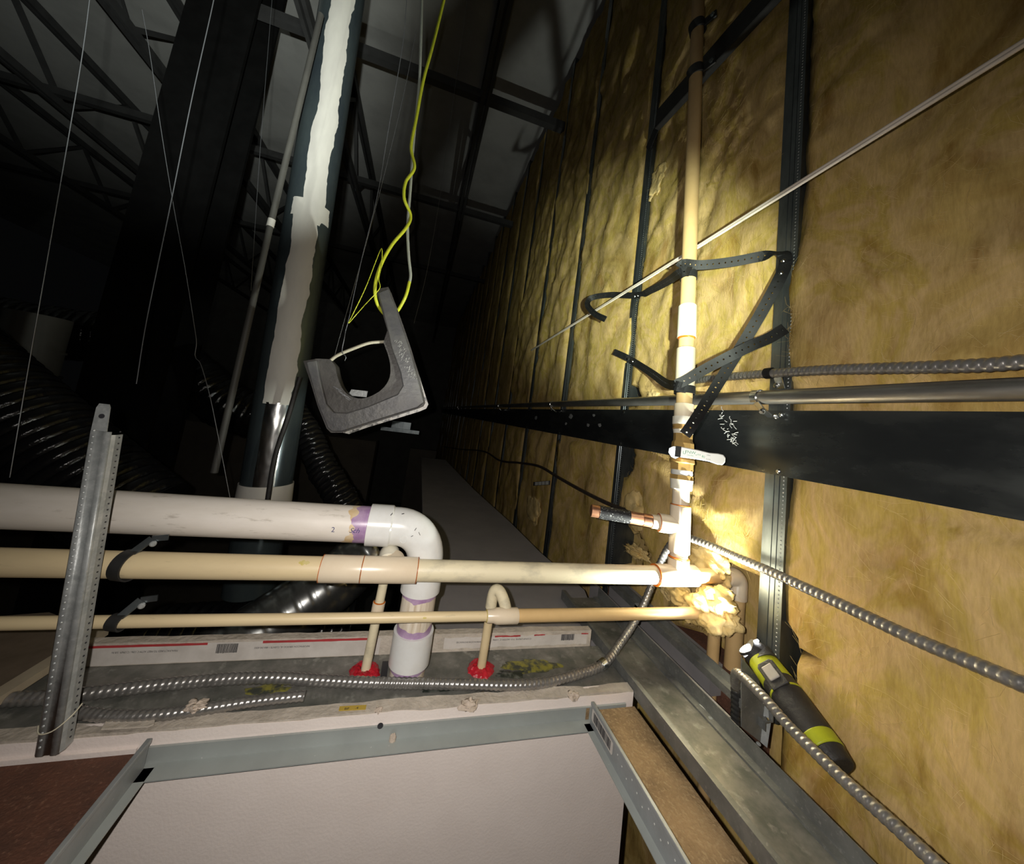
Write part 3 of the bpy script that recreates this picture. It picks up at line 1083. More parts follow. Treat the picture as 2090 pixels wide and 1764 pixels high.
# ------------------------------------------------------------------ perforated straps
def ribbon(pts, normals, width, pitch=.0125, hole=.0019):
    path = spline(pts, pitch / 4)
    # interpolate normals along the control polygon
    ctrl = [V(p) for p in pts]
    cum = [0]
    for i in range(1, len(ctrl)):
        cum.append(cum[-1] + (ctrl[i] - ctrl[i - 1]).length)
    L = [0]
    for i in range(1, len(path)):
        L.append(L[-1] + (path[i] - path[i - 1]).length)

    def nrm(s):
        s = s / L[-1] * cum[-1]
        for i in range(len(cum) - 1):
            if s <= cum[i + 1] or i == len(cum) - 2:
                t = (s - cum[i]) / max(1e-9, cum[i + 1] - cum[i])
                return V(normals[i]).lerp(V(normals[i + 1]), min(1, max(0, t))).normalized()

    def at(s, w_):
        s = min(max(s, 0), L[-1])
        i = min(len(path) - 2, max(0, int(s / (pitch / 4))))
        while i > 0 and L[i] > s:
            i -= 1
        while i < len(path) - 2 and L[i + 1] < s:
            i += 1
        t = (s - L[i]) / max(1e-9, L[i + 1] - L[i])
        p = path[i].lerp(path[i + 1], t)
        T = (path[min(i + 2, len(path) - 1)] - path[max(i - 1, 0)]).normalized()
        W = T.cross(nrm(s)).normalized()
        return p + W * w_
    b = B()
    n = int(L[-1] / pitch)
    h = pitch / 2
    for k in range(n):
        s = (k + .5) * pitch
        wv_ = width / 2
        out = [(-h, -wv_), (0, -wv_), (h, -wv_), (h, 0), (h, wv_), (0, wv_), (-h, wv_), (-h, 0)]
        vs = [at(s + a, c) for a, c in out]
        for j in range(8):
            an = math.atan2(out[j][1], out[j][0])
            vs.append(at(s + math.cos(an) * hole, math.sin(an) * hole))
        b.add(vs, [(j, (j + 1) % 8, 8 + (j + 1) % 8, 8 + j) for j in range(8)])
    key, idx, vs2 = {}, [], []
    for p in b.v:
        q_ = (round(p[0], 5), round(p[1], 5), round(p[2], 5))
        if q_ not in key:
            key[q_] = len(vs2)
            vs2.append(p)
        idx.append(key[q_])
    b.v = vs2
    b.f = [f2 for f2 in (tuple(dict.fromkeys(idx[i] for i in f)) for f in b.f) if len(f2) > 2]
    return b


def viewn(p):
    return -V(p).normalized()


def mkribbon(pts, width=.0225, tw=None, **kw):
    ns = [viewn(p) for p in pts]
    if tw:
        for i, n_ in tw.items():
            ns[i] = V(n_).normalized()
    return ribbon(pts, ns, width, **kw)


c1 = rpt(560)
cd = V((-c1.x, -c1.y, 0)).normalized()
h1 = thing('hanger_strap', c1, 'long black perforated strap looped round the riser and slung to the stud above the valve', 'strap', 'black perforated straps on the riser')
fr = c1 + cd * .0195
lf = c1 + side * -.0195
ptl = [P(1236, 652, X=.60), P(1213, 640, X=.595), P(1199, 622, X=.60), P(1208, 608, X=.625), P(1245, 602, X=.665), P(1302, 603, X=.692), P(1330, 592, X=.665), P(1362, 575, X=.62), P(1390, 563, pl=RP) + cd * .018, P(1412, 562, pl=RP) + cd * .0195]
mkribbon(ptl).build('strap_arm', 'strapblack', h1, solid=.0016, smooth=0)
B().lathe(rpt(571), RD, [(0, .0180), (0, .0197), (.019, .0197), (.019, .0180)], 32, caps=False).build('strap_loop', 'strapblack', h1, smooth=40)
ptr = [P(1386, 551, pl=RP) + cd * .012, P(1396, 546, pl=RP) + cd * .0195, P(1430, 541, X=.60), P(1490, 535, X=.64), P(1550, 524, X=.675), P(1588, 517, X=.69), P(1601, 521, X=.692), P(1603, 540, X=.688), P(1588, 575, X=.67), P(1550, 645, X=.655), P(1510, 712, X=.640), P(1455, 800, X=.600), P(1412, 868, X=.548), P(1390, 897, X=.53)]
mkribbon(ptr, tw={5: (-.5, -.3, .9), 6: (-.8, -.3, .6)}).build('strap_arm', 'strapblack', h1, solid=.0016, smooth=0)
b = B()
for u, v, X in ((1296, 605, .688), (1302, 604, .689)):
    screw(b, P(u, v, X=X), (-1, -.4, 0), .004, .004)
b.build('screw', 'chrome', h1)
screw(B(), P(1599, 533, X=.685), (-1, -.3, .2), .0042, .004).build('screw', 'chrome', h1)
screw(B(), P(1594, 558, X=.674), (-1, -.3, .2), .0042, .004).build('screw', 'chrome', h1)

c2_ = rpt(795)
h2 = thing('hanger_strap', c2_, 'shorter black perforated strap crossing to the stud just above the valve adapter', 'strap', 'black perforated straps on the riser')
ptl = [P(1253, 718, X=.665), P(1275, 728, X=.675), P(1293, 738, X=.684), P(1330, 762, X=.65), P(1358, 782, X=.60), P(1378, 790, pl=RP) + cd * .02, P(1398, 795, pl=RP) + cd * .0215, P(1411, 796, pl=RP) + cd * .017]
mkribbon(ptl).build('strap_arm', 'strapblack', h2, solid=.0016, smooth=0)
B().lathe(rpt(805), RD, [(0, .0212), (0, .0227), (.018, .0227), (.018, .0212)], 32, caps=False).build('strap_loop', 'strapblack', h2, smooth=40)
ptr = [P(1380, 788, pl=RP) + cd * .020, P(1400, 776, X=.56), P(1440, 753, X=.578), P(1490, 727, X=.600), P(1535, 705, X=.630), P(1570, 690, X=.660), P(1606, 668, X=.688)]
mkribbon(ptr).build('strap_arm', 'strapblack', h2, solid=.0016, smooth=0)
screw(B(), P(1291, 738, X=.678), (-1, -.4, 0), .0045, .004).build('screw', 'chrome', h2)
screw(B(), P(1282, 733, X=.674), (-1, -.4, 0), .006, .003).build('washer', 'chrome', h2)

# ================================================================== MAIN WATER LINE (through the lit tee)
MY, MZ, MR = .615, -.271, .01725
tx = RA.x
wm = thing('water_main', (0, MY, MZ), 'cream CPVC water main with a brightly lit tee under the riser', 'pipe')


def mx(u, v=1165):
    return P(u, v, Y=MY).x


B().lathe((-1.5, MY, MZ), (1, 0, 0), [(0, MR), (mx(700) + 1.5, MR)], 32).build('pipe', 'cpvc', wm, smooth=60)
B().lathe((mx(830), MY, MZ), (1, 0, 0), [(0, MR), (tx - mx(830), MR)], 32).build('pipe', 'cpvc_dirty', wm, smooth=60, label='dusty pale pipe length')
B().lathe((mx(656), MY, MZ), (1, 0, 0), [(0, .0195), (.001, .0202), (mx(738) - mx(656), .0202)], 32).build('coupling', 'cpvc_fit', wm, smooth=40)
tee = B()
tee.lathe((mx(740), MY, MZ), (1, 0, 0), [(0, .0202), (mx(850) - mx(740) - .001, .0202), (mx(850) - mx(740), .0196)], 32)
tee.lathe((mx(800), MY, MZ), (0, 1, 0), [(0, .019), (.034, .019)], 24)
tee.build('tee_fitting', 'cpvc_fit', wm, smooth=40)
for x0 in (mx(656) - .0012, mx(739) - .0006, mx(850)):
    B().lathe((x0, MY, MZ), (1, 0, 0), [(0, .0178), (.0004, .0204), (.0012, .0204), (.0016, .0178)], 32, caps=False).build('glue_ring', 'glue', wm, smooth=60)
# thin branch: elbow behind and drop through the sealant
dl = P(744, 1372, Z=TZ)
ey = .668
ex0 = P(792, 1150, Y=ey).x
B().tube(spline([(ex0, MY + .02, MZ + .002), (ex0, ey - .008, MZ + .006), (ex0 - .0005, ey + .004, MZ - .002), (ex0 - .001, ey + .006, MZ - .02)], .004), .0175, 22).build('elbow', 'cpvc_pale', wm, smooth=60, label='pale reducing elbow')
B().tube([(ex0 - .001, ey + .005, MZ - .015), dl + V((0, 0, -.03))], .0080, 18).build('drop_pipe', 'cpvc_dirty', wm, smooth=60)
pm = V((ex0 - .001, ey + .005, MZ - .015)).lerp(dl, .36)
dd = (dl - V((ex0, ey + .005, MZ - .015))).normalized()
B().lathe(pm, dd, [(0, .0095), (.0005, .0108), (.026, .0108), (.0265, .0095)], 22).build('coupling', 'cpvc_fit', wm, smooth=40)
B().lathe(pm - dd * .001, dd, [(0, .0082), (.0012, .0104)], 20, caps=False).build('glue_ring', 'glue', wm, smooth=60)
# lit tee at the riser foot
t1 = B()
xa, xb = mx(1337, 1178), mx(1418, 1182)
t1.lathe((xa, MY, MZ), (1, 0, 0), [(0, .0200), (.001, .0208), (xb - xa - .002, .0208), (xb - xa, .0195)], 32)
foot = RA
t1.lathe(V((tx, MY, MZ)), RD, [(0, .0208), (rt(1139) - rt(1172) + .001, .0208)], 32)
t1.build('tee_fitting', 'cpvc_fit', wm, smooth=40, label='brightly lit tee')
B().lathe((xa - .0012, MY, MZ), (1, 0, 0), [(0, .0178), (.0004, .0212), (.0014, .0212)], 32, caps=False).build('glue_ring', 'glue', wm, smooth=60)
B().lathe(rpt(1139), RD, [(0, .0210), (.001, .0214), (.003, .0180)], 28, caps=False).build('glue_ring', 'glue', wm, smooth=60)
B().lathe(rpt(1140), RD, [(0, RR), (rt(995) - rt(1140), RR)], 28).build('pipe', 'cpvc_fit', wm, smooth=60)
t2 = B()
t2.lathe(rpt(1128), RD, [(0, .0200), (.001, .0208), (rt(1034) - rt(1128), .0208), (rt(1032) - rt(1128), .0200)], 32)
S = rpt(1074)
E = P(1206, 1042, Z=S.z + .004)
sdn = (E - S).normalized()
t2.lathe(S, sdn, [(0, .0195), (.044, .0195), (.045, .0185)], 28)
t2.build('tee_fitting', 'cpvc_fit', wm, smooth=40, label='upper lit tee with side outlet')
B().lathe(rpt(1032), RD, [(0, .0204), (.0012, .0208), (.0024, .0178)], 28, caps=False).build('glue_ring', 'glue', wm, smooth=60)
B().lathe(S + sdn * .044, sdn, [(0, .0172), (.0008, .0190), (.0016, .0165)], 28, caps=False).build('glue_ring', 'glue', wm, smooth=60)
Ls = (E - S).length
B().lathe(S + sdn * .04, sdn, [(0, .0145), (.02, .0145)], 24).build('stub_bushing', 'cpvc_fit', wm, smooth=40)
cs = B().lathe(S + sdn * .056, sdn, [(0, .0135), (.0225, .0132), (.023, .0126), (.024, .0126), (.0245, .0130), (Ls - .057, .0130), (Ls - .056, .0120)], 24).build('copper_stub', 'copper', wm, smooth=40, label='copper stub end')
B().lathe(S + sdn * (Ls * .56), sdn, [(0, .0132), (0, .01375), (Ls * .345, .01375), (Ls * .345, .0132)], 24, caps=False).build('black_label', 'blacktape', cs, smooth=40, label='black printed label wrap')
# beyond the tee: short length, elbow and drop in the wall cavity
exx = mx(1502, 1195)
B().lathe((xb - .004, MY, MZ), (1, 0, 0), [(0, .0150), (exx - xb - .008, .0150)], 28).build('pipe', 'riser', wm, smooth=60)
B().tube([(exx - .030, MY, MZ), (exx - .012, MY, MZ)] + [(exx - .012 + .016 * math.sin(a), MY, MZ - .016 + .016 * math.cos(a)) for a in [pi / 12 * i for i in range(1, 7)]] + [(exx + .004, MY, MZ - .045)], .0195, 26).build('elbow', 'cpvc_fit', wm, smooth=60, label='elbow tucked in the insulation')
B().lathe((exx + .004, MY, MZ - .04), (0, 0, -1), [(0, .0165), (.5, .0165)], 28).build('drop_pipe', 'riser', wm, smooth=60)

# ================================================================== LOWER SUPPLY PIPE
SY, SZ = .612, -.3445
sp = thing('supply_pipe', (0, SY, SZ), 'thin cream CPVC supply pipe running below the water main', 'pipe')


def sx(u, v=1258):
    return P(u, v, Y=SY).x


B().lathe((-1.5, SY, SZ), (1, 0, 0), [(0, .0079), (sx(1000) + 1.5, .0079)], 26).build('pipe', 'cpvc', sp, smooth=60)
x0, x1 = sx(993), sx(1056)
tf = B()
tf.lathe((x0, SY, SZ), (1, 0, 0), [(0, .0098), (.001, .0104), (.012, .0108), (.018, .0130), (x1 - x0 - .001, .0130), (x1 - x0, .0122)], 28)
tf.build('reducer_tee', 'cpvc_fit', sp, smooth=40, label='pinkish reducer tee')
B().lathe((x0 - .0008, SY, SZ), (1, 0, 0), [(0, .0081), (.0004, .0100), (.001, .0100)], 26, caps=False).build('glue_ring', 'yellowstain', sp, smooth=60)
xend = .676
B().lathe((x1 - .003, SY, SZ), (1, 0, 0), [(0, .0108), (xend - x1, .0108)], 28).build('pipe', 'riser', sp, smooth=60, label='wider pipe length right of the reducer')
B().lathe((xend, SY, SZ + .004), (0, 0, -1), [(0, .0115), (.5, .0115)], 24).build('drop_pipe', 'riser', sp, smooth=60)
dr = P(981, 1366, Z=TZ)
xm = (x0 + x1) / 2
B().tube(spline([(xm + .008, SY, SZ), (xm + .006, SY + .014, SZ + .014), (xm - .001, SY + .030, SZ + .026), (xm - .008, SY + .038, SZ + .024), (xm - .0105, SY + .041, SZ + .012), (xm - .011, SY + .042, SZ - .008)], .004), .0105, 22).build('elbow', 'cpvc_dirty', sp, smooth=60, label='small curved elbow')
dpo = B().tube([(xm - .011, SY + .042, SZ - .005), dr + V((0, 0, -.03))], .0080, 20).build('drop_pipe', 'cpvc', sp, smooth=60)
# printing "mc" and yellow stripe on the right drop
pa, pb = V((xm - .011, SY + .042, SZ - .005)), dr
ax = (pb - pa).normalized()
mid = pa.lerp(pb, .86)
tc = (-mid)
tc = (tc - ax * tc.dot(ax)).normalized()
sv = ax.cross(tc).normalized()


def onp(tx_, ty_):
    a = ty_ / .0081
    return mid + ax * tx_ + (tc * math.cos(a) + sv * -math.sin(a)) * .0082


b = B()
text(b, 'mc', .0085, onp)
b.build('pipe_lettering', 'ink', dpo, smooth=0)
vs, fs = [], []
for i in range(30):
    p = pa.lerp(pb, .12 + .72 * i / 29)
    for j in range(5):
        a = -.35 + .75 * j / 4 + .12 * fbm(i * .4, j, 0, 3)
        vs.append(p + (tc * math.cos(a) + sv * math.sin(a)) * .00815)
for i in range(29):
    for j in range(4):
        a = i * 5 + j
        fs.append((a, a + 1, a + 6, a + 5))
B().add(vs, fs).build('yellow_stripe', 'yellowstain', dpo, smooth=60)
# yellow stains on pipes


def pipe_stain(u, v, parent, yc, zc, r, m, a0, ln, seed):
    x = P(u, v, Y=yc).x
    vs, fs = [], []
    n1, n2 = 14, 8
    for i in range(n1 + 1):
        t = i / n1
        wd = math.sqrt(max(0, 1 - (2 * t - 1) ** 2)) * (.7 + .5 * fbm(t * 4, seed, 0, 4))
        for j in range(n2 + 1):
            a = a0 + wd * (.28) * (2 * j / n2 - 1)
            vs.append((x + ln * (t - .5), yc - math.cos(a) * (r + .0003), zc + math.sin(a) * (r + .0003)))
    for i in range(n1):
        for j in range(n2):
            a = i * (n2 + 1) + j
            fs.append((a, a + 1, a + n2 + 2, a + n2 + 1))
    B().add(vs, fs).build('yellow_stain', m, parent, smooth=60)


pipe_stain(625, 1147, wm, MY, MZ, MR, 'yellowstain', .85, .016, 2)
pipe_stain(866, 1262, sp, SY, SZ, .0079, 'yellowstain', .35, .006, 5)

# ================================================================== WHITE DRAIN PIPE
DY, DZ, DR = .665, -.2165, .0302
dp_ = thing('drain_pipe', (0, DY, DZ), 'thick white PVC drain pipe turning down through a glossy elbow', 'pipe')
hx = P(752, 1072, Y=DY).x
dx = P(852, 1240, Y=DY).x
B().lathe((-1.6, DY, DZ), (1, 0, 0), [(0, DR), (hx + 1.61, DR)], 44).build('pipe', 'pvc', dp_, smooth=60, label='dusty white horizontal length')
el = B()
bend = .058
ex_ = dx - bend
path = [(hx, DY, DZ), (hx + .0005, DY, DZ), (ex_ - .012, DY, DZ), (ex_ - .009, DY, DZ)]
rad = [.0340, .0352, .0352, .0325]
for i in range(13):
    a = pi / 2 * i / 12
    path.append((ex_ + bend * math.sin(a), DY, DZ - bend + bend * math.cos(a)))
    rad.append(.0325)
zb = DZ - bend
path += [(dx, DY, zb - .008), (dx, DY, zb - .011), (dx, DY, zb - .052), (dx, DY, zb - .0525)]
rad += [.0325, .0352, .0352, .0340]
el.tube(path, rad, 44)
elb = el.build('elbow', 'pvc_new', dp_, smooth=40, label='glossy white elbow')
# embossed ring and scuffs
ec = P(824, 1101, Y=DY - .032)
B().lathe((ec.x, DY - .0318, ec.z), (0, -1, 0), [(0, .0062), (.001, .0062), (.001, .0052), (0, .0052)], 24, caps=False).build('embossed_ring', 'pvc_new', elb, smooth=60)
b = B()
for (u, v, ln, an) in ((848, 1081, .005, 1.1), (856, 1090, .006, -1.0), (841, 1095, .004, .6), (799, 1050, .005, 1.0), (822, 1049, .004, .3)):
    p = P(u, v, Y=DY - .0335)
    b.bar((p.x - math.cos(an) * ln / 2, DY - .0326, p.z - math.sin(an) * ln / 2), (p.x + math.cos(an) * ln / 2, DY - .0326, p.z + math.sin(an) * ln / 2), (0, 1, 0), .0012, .0007)
b.build('scuff_marks', 'ink', elb, smooth=0)
vtop, vbot = zb - .045, TZ - .03
B().lathe((dx, DY, vtop), (0, 0, -1), [(0, DR), (vtop - vbot, DR)], 44).build('drop_pipe', 'pvc_drop', dp_, smooth=60, label='streaked vertical length')
cz0, cz1 = -.394, -.449
cpl = B().lathe((dx, DY, cz0), (0, 0, -1), [(0, .0305), (0, .0352), (cz0 - cz1 - .001, .0356), (cz0 - cz1, .0335)], 44)
cpl.build('coupling', 'pvc_new', dp_, smooth=40, label='white coupling above the track')


def primer_ring(parent, axis, base, r, l0, l1, amp, seed, m, nm='primer_band'):
    """ragged painted band round a pipe, l along the axis from base"""
    d = V(axis)
    up = V((0, 0, 1)) if abs(d.z) < .9 else V((1, 0, 0))
    u = d.cross(up).normalized()
    w_ = d.cross(u)
    n = 60
    vs, fs = [], []
    for j in range(n):
        a = 2 * pi * j / n
        k = fbm(math.cos(a) * 1.3 + seed, math.sin(a) * 1.3, 0, 3)
        rv = V(u) * math.cos(a) + w_ * math.sin(a)
        vs.append(V(base) + d * l0 + rv * r)
        vs.append(V(base) + d * (l1 + amp * k) + rv * r)
    for j in range(n):
        a, c = 2 * j, 2 * ((j + 1) % n)
        fs.append((a, a + 1, c + 1, c))
    return B().add(vs, fs).build(nm, m, parent, smooth=60, label='purple primer band' if m == 'primer' else 'ochre cement stain')


primer_ring(dp_, (-1, 0, 0), (hx, DY, DZ), DR + .0002, -.002, .030, .016, 3, 'ochre')
primer_ring(dp_, (-1, 0, 0), (hx, DY, DZ), DR + .0005, -.002, .020, .011, 4, 'primer')
primer_ring(dp_, (0, 0, -1), (dx, DY, zb - .050), DR + .0004, 0, .010, .006, 6, 'primer')
primer_ring(dp_, (0, 0, 1), (dx, DY, cz0 - .002), DR + .0004, 0, .014, .007, 9, 'primer')
primer_ring(dp_, (0, 0, -1), (dx, DY, cz1 + .002), DR + .0004, 0, .010, .004, 11, 'primer')
ptx = P(680, 1081, Y=DY - .03).x
ptx2 = P(722, 1083, Y=DY - .03).x


def onpvc(x0, a0):
    return lambda tx_, ty_: (x0 + tx_, DY - math.cos(a0 + ty_ / DR) * (DR + .0008), DZ + math.sin(a0 + ty_ / DR) * (DR + .0008))


b = B()
text(b, '2', .0115, onpvc(ptx, -.05))
text(b, 'Sch', .0115, onpvc(ptx2 + .001, -.05), shear=.35)
b.build('pipe_lettering', 'inkblue', dp_, smooth=0, label='blue printed size lettering')


# red sealant collars
def collar(c, lab, seed):
    n, m_ = 40, 9
    vs, fs = [], []
    for i in range(m_ + 1):
        t = i / m_
        for j in range(n):
            a = 2 * pi * j / n
            k = 1 + .22 * fbm(math.cos(a) * 2 + seed, math.sin(a) * 2, 0, 4)
            r = .0079 + (.0250 * k - .0079) * t
            z = .0075 * math.sin(pi * min(1, .30 + t * .70)) ** .7 * (1 + .4 * fbm(math.cos(a) * 4 + seed, math.sin(a) * 4, t * 3, 3))
            vs.append((c.x + math.cos(a) * r, c.y + math.sin(a) * r, TZ + (z if i < m_ else 0)))
    for i in range(m_):
        for j in range(n):
            a, b_ = i * n + j, i * n + (j + 1) % n
            fs.append((a, a + n, b_ + n, b_))
    B().add(vs, fs).build('firestop_sealant', 'red', smooth=60, label=lab, cat='sealant', group='red sealant rings on the track')


collar(V((dl.x, dl.y, TZ)), 'red sealant ring round the left thin drop beside the drain', 1)
collar(V((dr.x, dr.y, TZ)), 'red sealant ring round the right thin drop', 5)
# shade of a cut-out behind the drain drop, drawn as a thin black slab
B().box((dx - .045, DY - .01, TZ + .0002), (dx - .034, DY + .03, TZ + .0012)).build('cutout_shadow', 'ink', pw, smooth=0, label='black slab painted as the shade in a track cut beside the drain')

# ================================================================== HANGER STUD AT LEFT
hb, ht = P(112, 1474, Y=.566), P(196, 870, Y=.566)
hs = thing('upright_stud', V((hb.x, .58, TZ)), 'short grey knurled stud standing on the track in front of the pipes', 'stud')
hb.z = TZ
tp = P(215, 825, Y=.566)
dv = (V((tp.x, .566, tp.z)) - V((hb.x, .566, hb.z))).normalized()
W1 = .0108


def hp_(x, y, l):
    return V((hb.x, .566, TZ)) + dv * l + V((x, y, 0))


LT = (tp.z - TZ) / dv.z
LC = LT - .035
b = B()
pf = [(-W1, .001), (-W1 + .002, -.001), (-.0035, -.001), (-.0025, .0003), (.0035, .0003), (.0045, -.001), (W1 - .002, -.001), (W1, .001)]
vs, fs = [], []
for x, y in pf:
    vs += [hp_(x, y, 0), hp_(x, y, LC)]
for i in range(len(pf) - 1):
    fs.append((2 * i, 2 * i + 1, 2 * i + 3, 2 * i + 2))
b.add(vs, fs)
b.build('front_face', 'galv', hs, smooth=20, solid=.0012)
B().prism([hp_(-W1, .001, LC), hp_(.005, .001, LC), hp_(.0045, .001, LT - .004), hp_(.003, .001, LT), hp_(-.007, .001, LT), hp_(-.0095, .001, LT - .006)], (0, .0015, 0)).build('top_tab', 'galv', hs, smooth=0)
B().lathe(hp_(-.002, .0012, LT - .016), (0, -1, 0), [(0, .003), (.0012, .003)], 14).build('tab_hole', 'ink', hs, smooth=30)
B().prism([hp_(W1, .001, 0), hp_(W1 + .002, .005, 0), hp_(W1 + .002, .016, 0), hp_(W1 + .0005, .016, 0), hp_(W1 + .0005, .005, 0), hp_(W1 - .0015, .002, 0)], dv * (LC - .004)).build('side_face', 'galv', hs, smooth=0)
B().prism([hp_(-W1, .001, 0), hp_(-W1, .016, 0), hp_(-W1 + .002, .016, 0), hp_(-W1 + .002, .002, 0)], dv * LC).build('side_face', 'galv', hs, smooth=0)
b1, b2 = B(), B()
for i in range(int(LC / .0078)):
    c = hp_(-.0062, -.0012, .01 + i * .0078)
    b1.lathe(c, (0, -1, 0), [(0, .0018), (.0011, .0010), (.0013, .0002)], 8)
    c = hp_(W1 + .0021, .0105, .01 + i * .0078)
    b2.lathe(c, (1, -.3, 0), [(0, .0011), (.0004, .0011)], 6)
b1.build('knurl_dimples', 'galv', hs, smooth=60, kind='stuff')
b2.build('knurl_holes', 'ink', hs, smooth=0, kind='stuff')
wl = thing('tie_wire', hp_(0, 0, .05), 'pale wire tied round the foot of the upright stud', 'wire')
B().tube(spline([hp_(-.015, .004, .030), hp_(-.007, -.004, .027), (hp_(.006, -.004, .030)), hp_(.016, .004, .040), hp_(.017, .014, .045)], .003), .0008, 6).build('wire_strand', 'ivory', wl, smooth=60)


def hook_strap(yc, zc, r, lab):
    x = hp_(W1 + .009, 0, 0).x + (zc - TZ) * dv.x / dv.z
    t = thing('pipe_strap', (x, yc, zc - r), lab, 'strap', 'black straps tying the pipes to the upright stud')
    B().lathe((x - .006, yc, zc), (1, -.25, 0), [(0, r + .0004), (0, r + .0024), (.016, r + .0024), (.016, r + .0004)], 26, caps=False).build('band', 'blackpaint', t, smooth=30)
    b = B()
    b.bar((x + .004, yc - .004, zc + r), (x + .016, yc + .008, zc + r + .016), (1, 0, 0), .010, .002)
    b.bar((x + .016, yc + .008, zc + r + .016), (x + .034, yc + .010, zc + r + .018), (0, 0, 1), .008, .002)
    b.build('strap_tail', 'galv_dark', t, smooth=0)
    screw(B(), (x + .020, yc + .006, zc + r + .010), (.3, -1, 0), .004, .004).build('screw', 'galv', t)


hook_strap(MY, MZ, MR, 'black strap holding the water main to the upright stud')
hook_strap(SY, SZ, .0079, 'black strap holding the thin supply pipe to the upright stud')

# ================================================================== FLEXIBLE CONDUITS ON THE TRACK
ZC = TZ + .0095
ptsC = [P(-150, 1437, Z=ZC), P(0, 1429, Z=ZC), P(110, 1424, Z=ZC), P(220, 1411, Z=ZC), P(350, 1396, Z=ZC), P(470, 1386, Z=ZC + .002), P(560, 1384, Z=ZC + .003), P(650, 1389, Z=ZC), P(760, 1394, Z=ZC), P(900, 1396, Z=ZC), P(1040, 1399, Z=ZC), P(1110, 1394, Z=ZC), P(1175, 1378, Z=ZC + .001), P(1232, 1356, Z=ZC + .003), P(1262, 1318, Y=.672), P(1290, 1277, Y=.690), P(1313, 1235, Y=.706), P(1332, 1190, Y=.715), P(1350, 1145, Y=.712), P(1372, 1108, Y=.695), P(1400, 1098, X=.640), P(1440, 1110, X=.650), P(1500, 1136, X=.660), P(1570, 1166, X=.662), P(1700, 1226, X=.655), P(1850, 1297, X=.645), P(1980, 1352, X=.638), P(2090, 1398, X=.63), P(2260, 1470, X=.63)]
ptsC.append(ptsC[-1] + (ptsC[-1] - ptsC[-2]) * 3)
ptsC.append(ptsC[-1] + (ptsC[-2] - ptsC[-3]) * 5)
flexcable(ptsC, .0086, .0085).build('flexible_conduit', 'flex', smooth=60, label='long flexible steel conduit lying on the track and rising behind the lit tee', cat='conduit', group='flexible steel conduits')
ptsD = [P(135, 1450, Z=ZC), P(190, 1459, Z=ZC), P(260, 1463, Z=ZC), P(340, 1458, Z=ZC), P(420, 1447, Z=ZC), P(520, 1432, Z=ZC), P(622, 1421, Z=ZC + .002)]
flexcable(ptsD, .0072, .0075).build('flexible_conduit', 'flex', smooth=60, label='short cut flexible conduit on the track in front of the long one', cat='conduit', group='flexible steel conduits')
cl = P(1229, 1357, Z=ZC + .003)
t = thing('conduit_clip', cl, 'small bright clip on the flexible conduit near the track end', 'clip')
ddc = (P(1262, 1318, Y=.672) - P(1175, 1378, Z=ZC)).normalized()
B().lathe(cl - ddc * .006, ddc, [(0, .0088), (0, .0100), (.013, .0100), (.013, .0088)], 20, caps=False).build('clip_band', 'chrome', t, smooth=40)
B().bar(cl + V((0, -.0098, .003)), cl + V((.008, -.0098, .004)), (0, 0, 1), .004, .001).build('clip_slot', 'galv_dark', t, smooth=0)
# conduit in front of the flashlight
ptsE = [P(1500, 1400, X=.62), P(1503, 1376, X=.60), P(1520, 1385, X=.585), P(1560, 1425, X=.575), P(1610, 1482, X=.57), P(1660, 1532, X=.565), P(1720, 1590, X=.56), P(1820, 1680, X=.555), P(1950, 1800, X=.55)]
flexcable(ptsE, .0078, .0072).build('flexible_conduit', 'flex', smooth=60, label='flexible conduit passing in front of the flashlight grip', cat='conduit', group='flexible steel conduits')
ptsG = [P(1502, 1408, X=.63), P(1502, 1450, X=.63), P(1500, 1500, X=.63), P(1498, 1600, X=.63)]
flexcable(ptsG, .0085, .0078).build('flexible_conduit', 'blackflex', smooth=60, label='black flexible conduit dropping behind the runner by the bracket', cat='conduit', group='flexible steel conduits')

# ================================================================== TRACKS AT LOWER RIGHT
ut = thing('floor_track', (.525, .45, -.475), 'wide dusty U track running toward the viewer beside the partition end', 'track')
YA, YB = -.2, .92
B().box((.470, YA, -.474), (.585, YB, -.472)).build('track_base', 'track', ut, smooth=0, label='dusty track base')
b = B()
b.box((.468, YA, -.474), (.4695, YB, -.452)).box((.468, YA, -.452), (.476, YB, -.4505)).box((.476, YA, -.462), (.4775, YB, -.4505)).box((.4775, YA, -.4635), (.490, YB, -.462))
b.build('track_flange', 'galv_dull', ut, smooth=0)
b = B()
b.box((.584, YA, -.474), (.5855, YB, -.444)).box((.570, YA, -.4725), (.584, YB, -.4685))
b.build('track_flange', 'galv_dull', ut, smooth=0)
for (u, v) in ((1530, 1537), (1450, 1468), (1548, 1520)):
    screw(B(), P(u, v, Z=-.470), (0, 0, 1), .0035, .003).build('screw', 'galv', ut)
c = P(1428, 1440, Z=-.470)
B().tube([c, c + V((.004, -.018, .001))], .002, 8).build('chalk_stub', 'tag', smooth=40, label='small white stub lying on the U track', cat='debris')
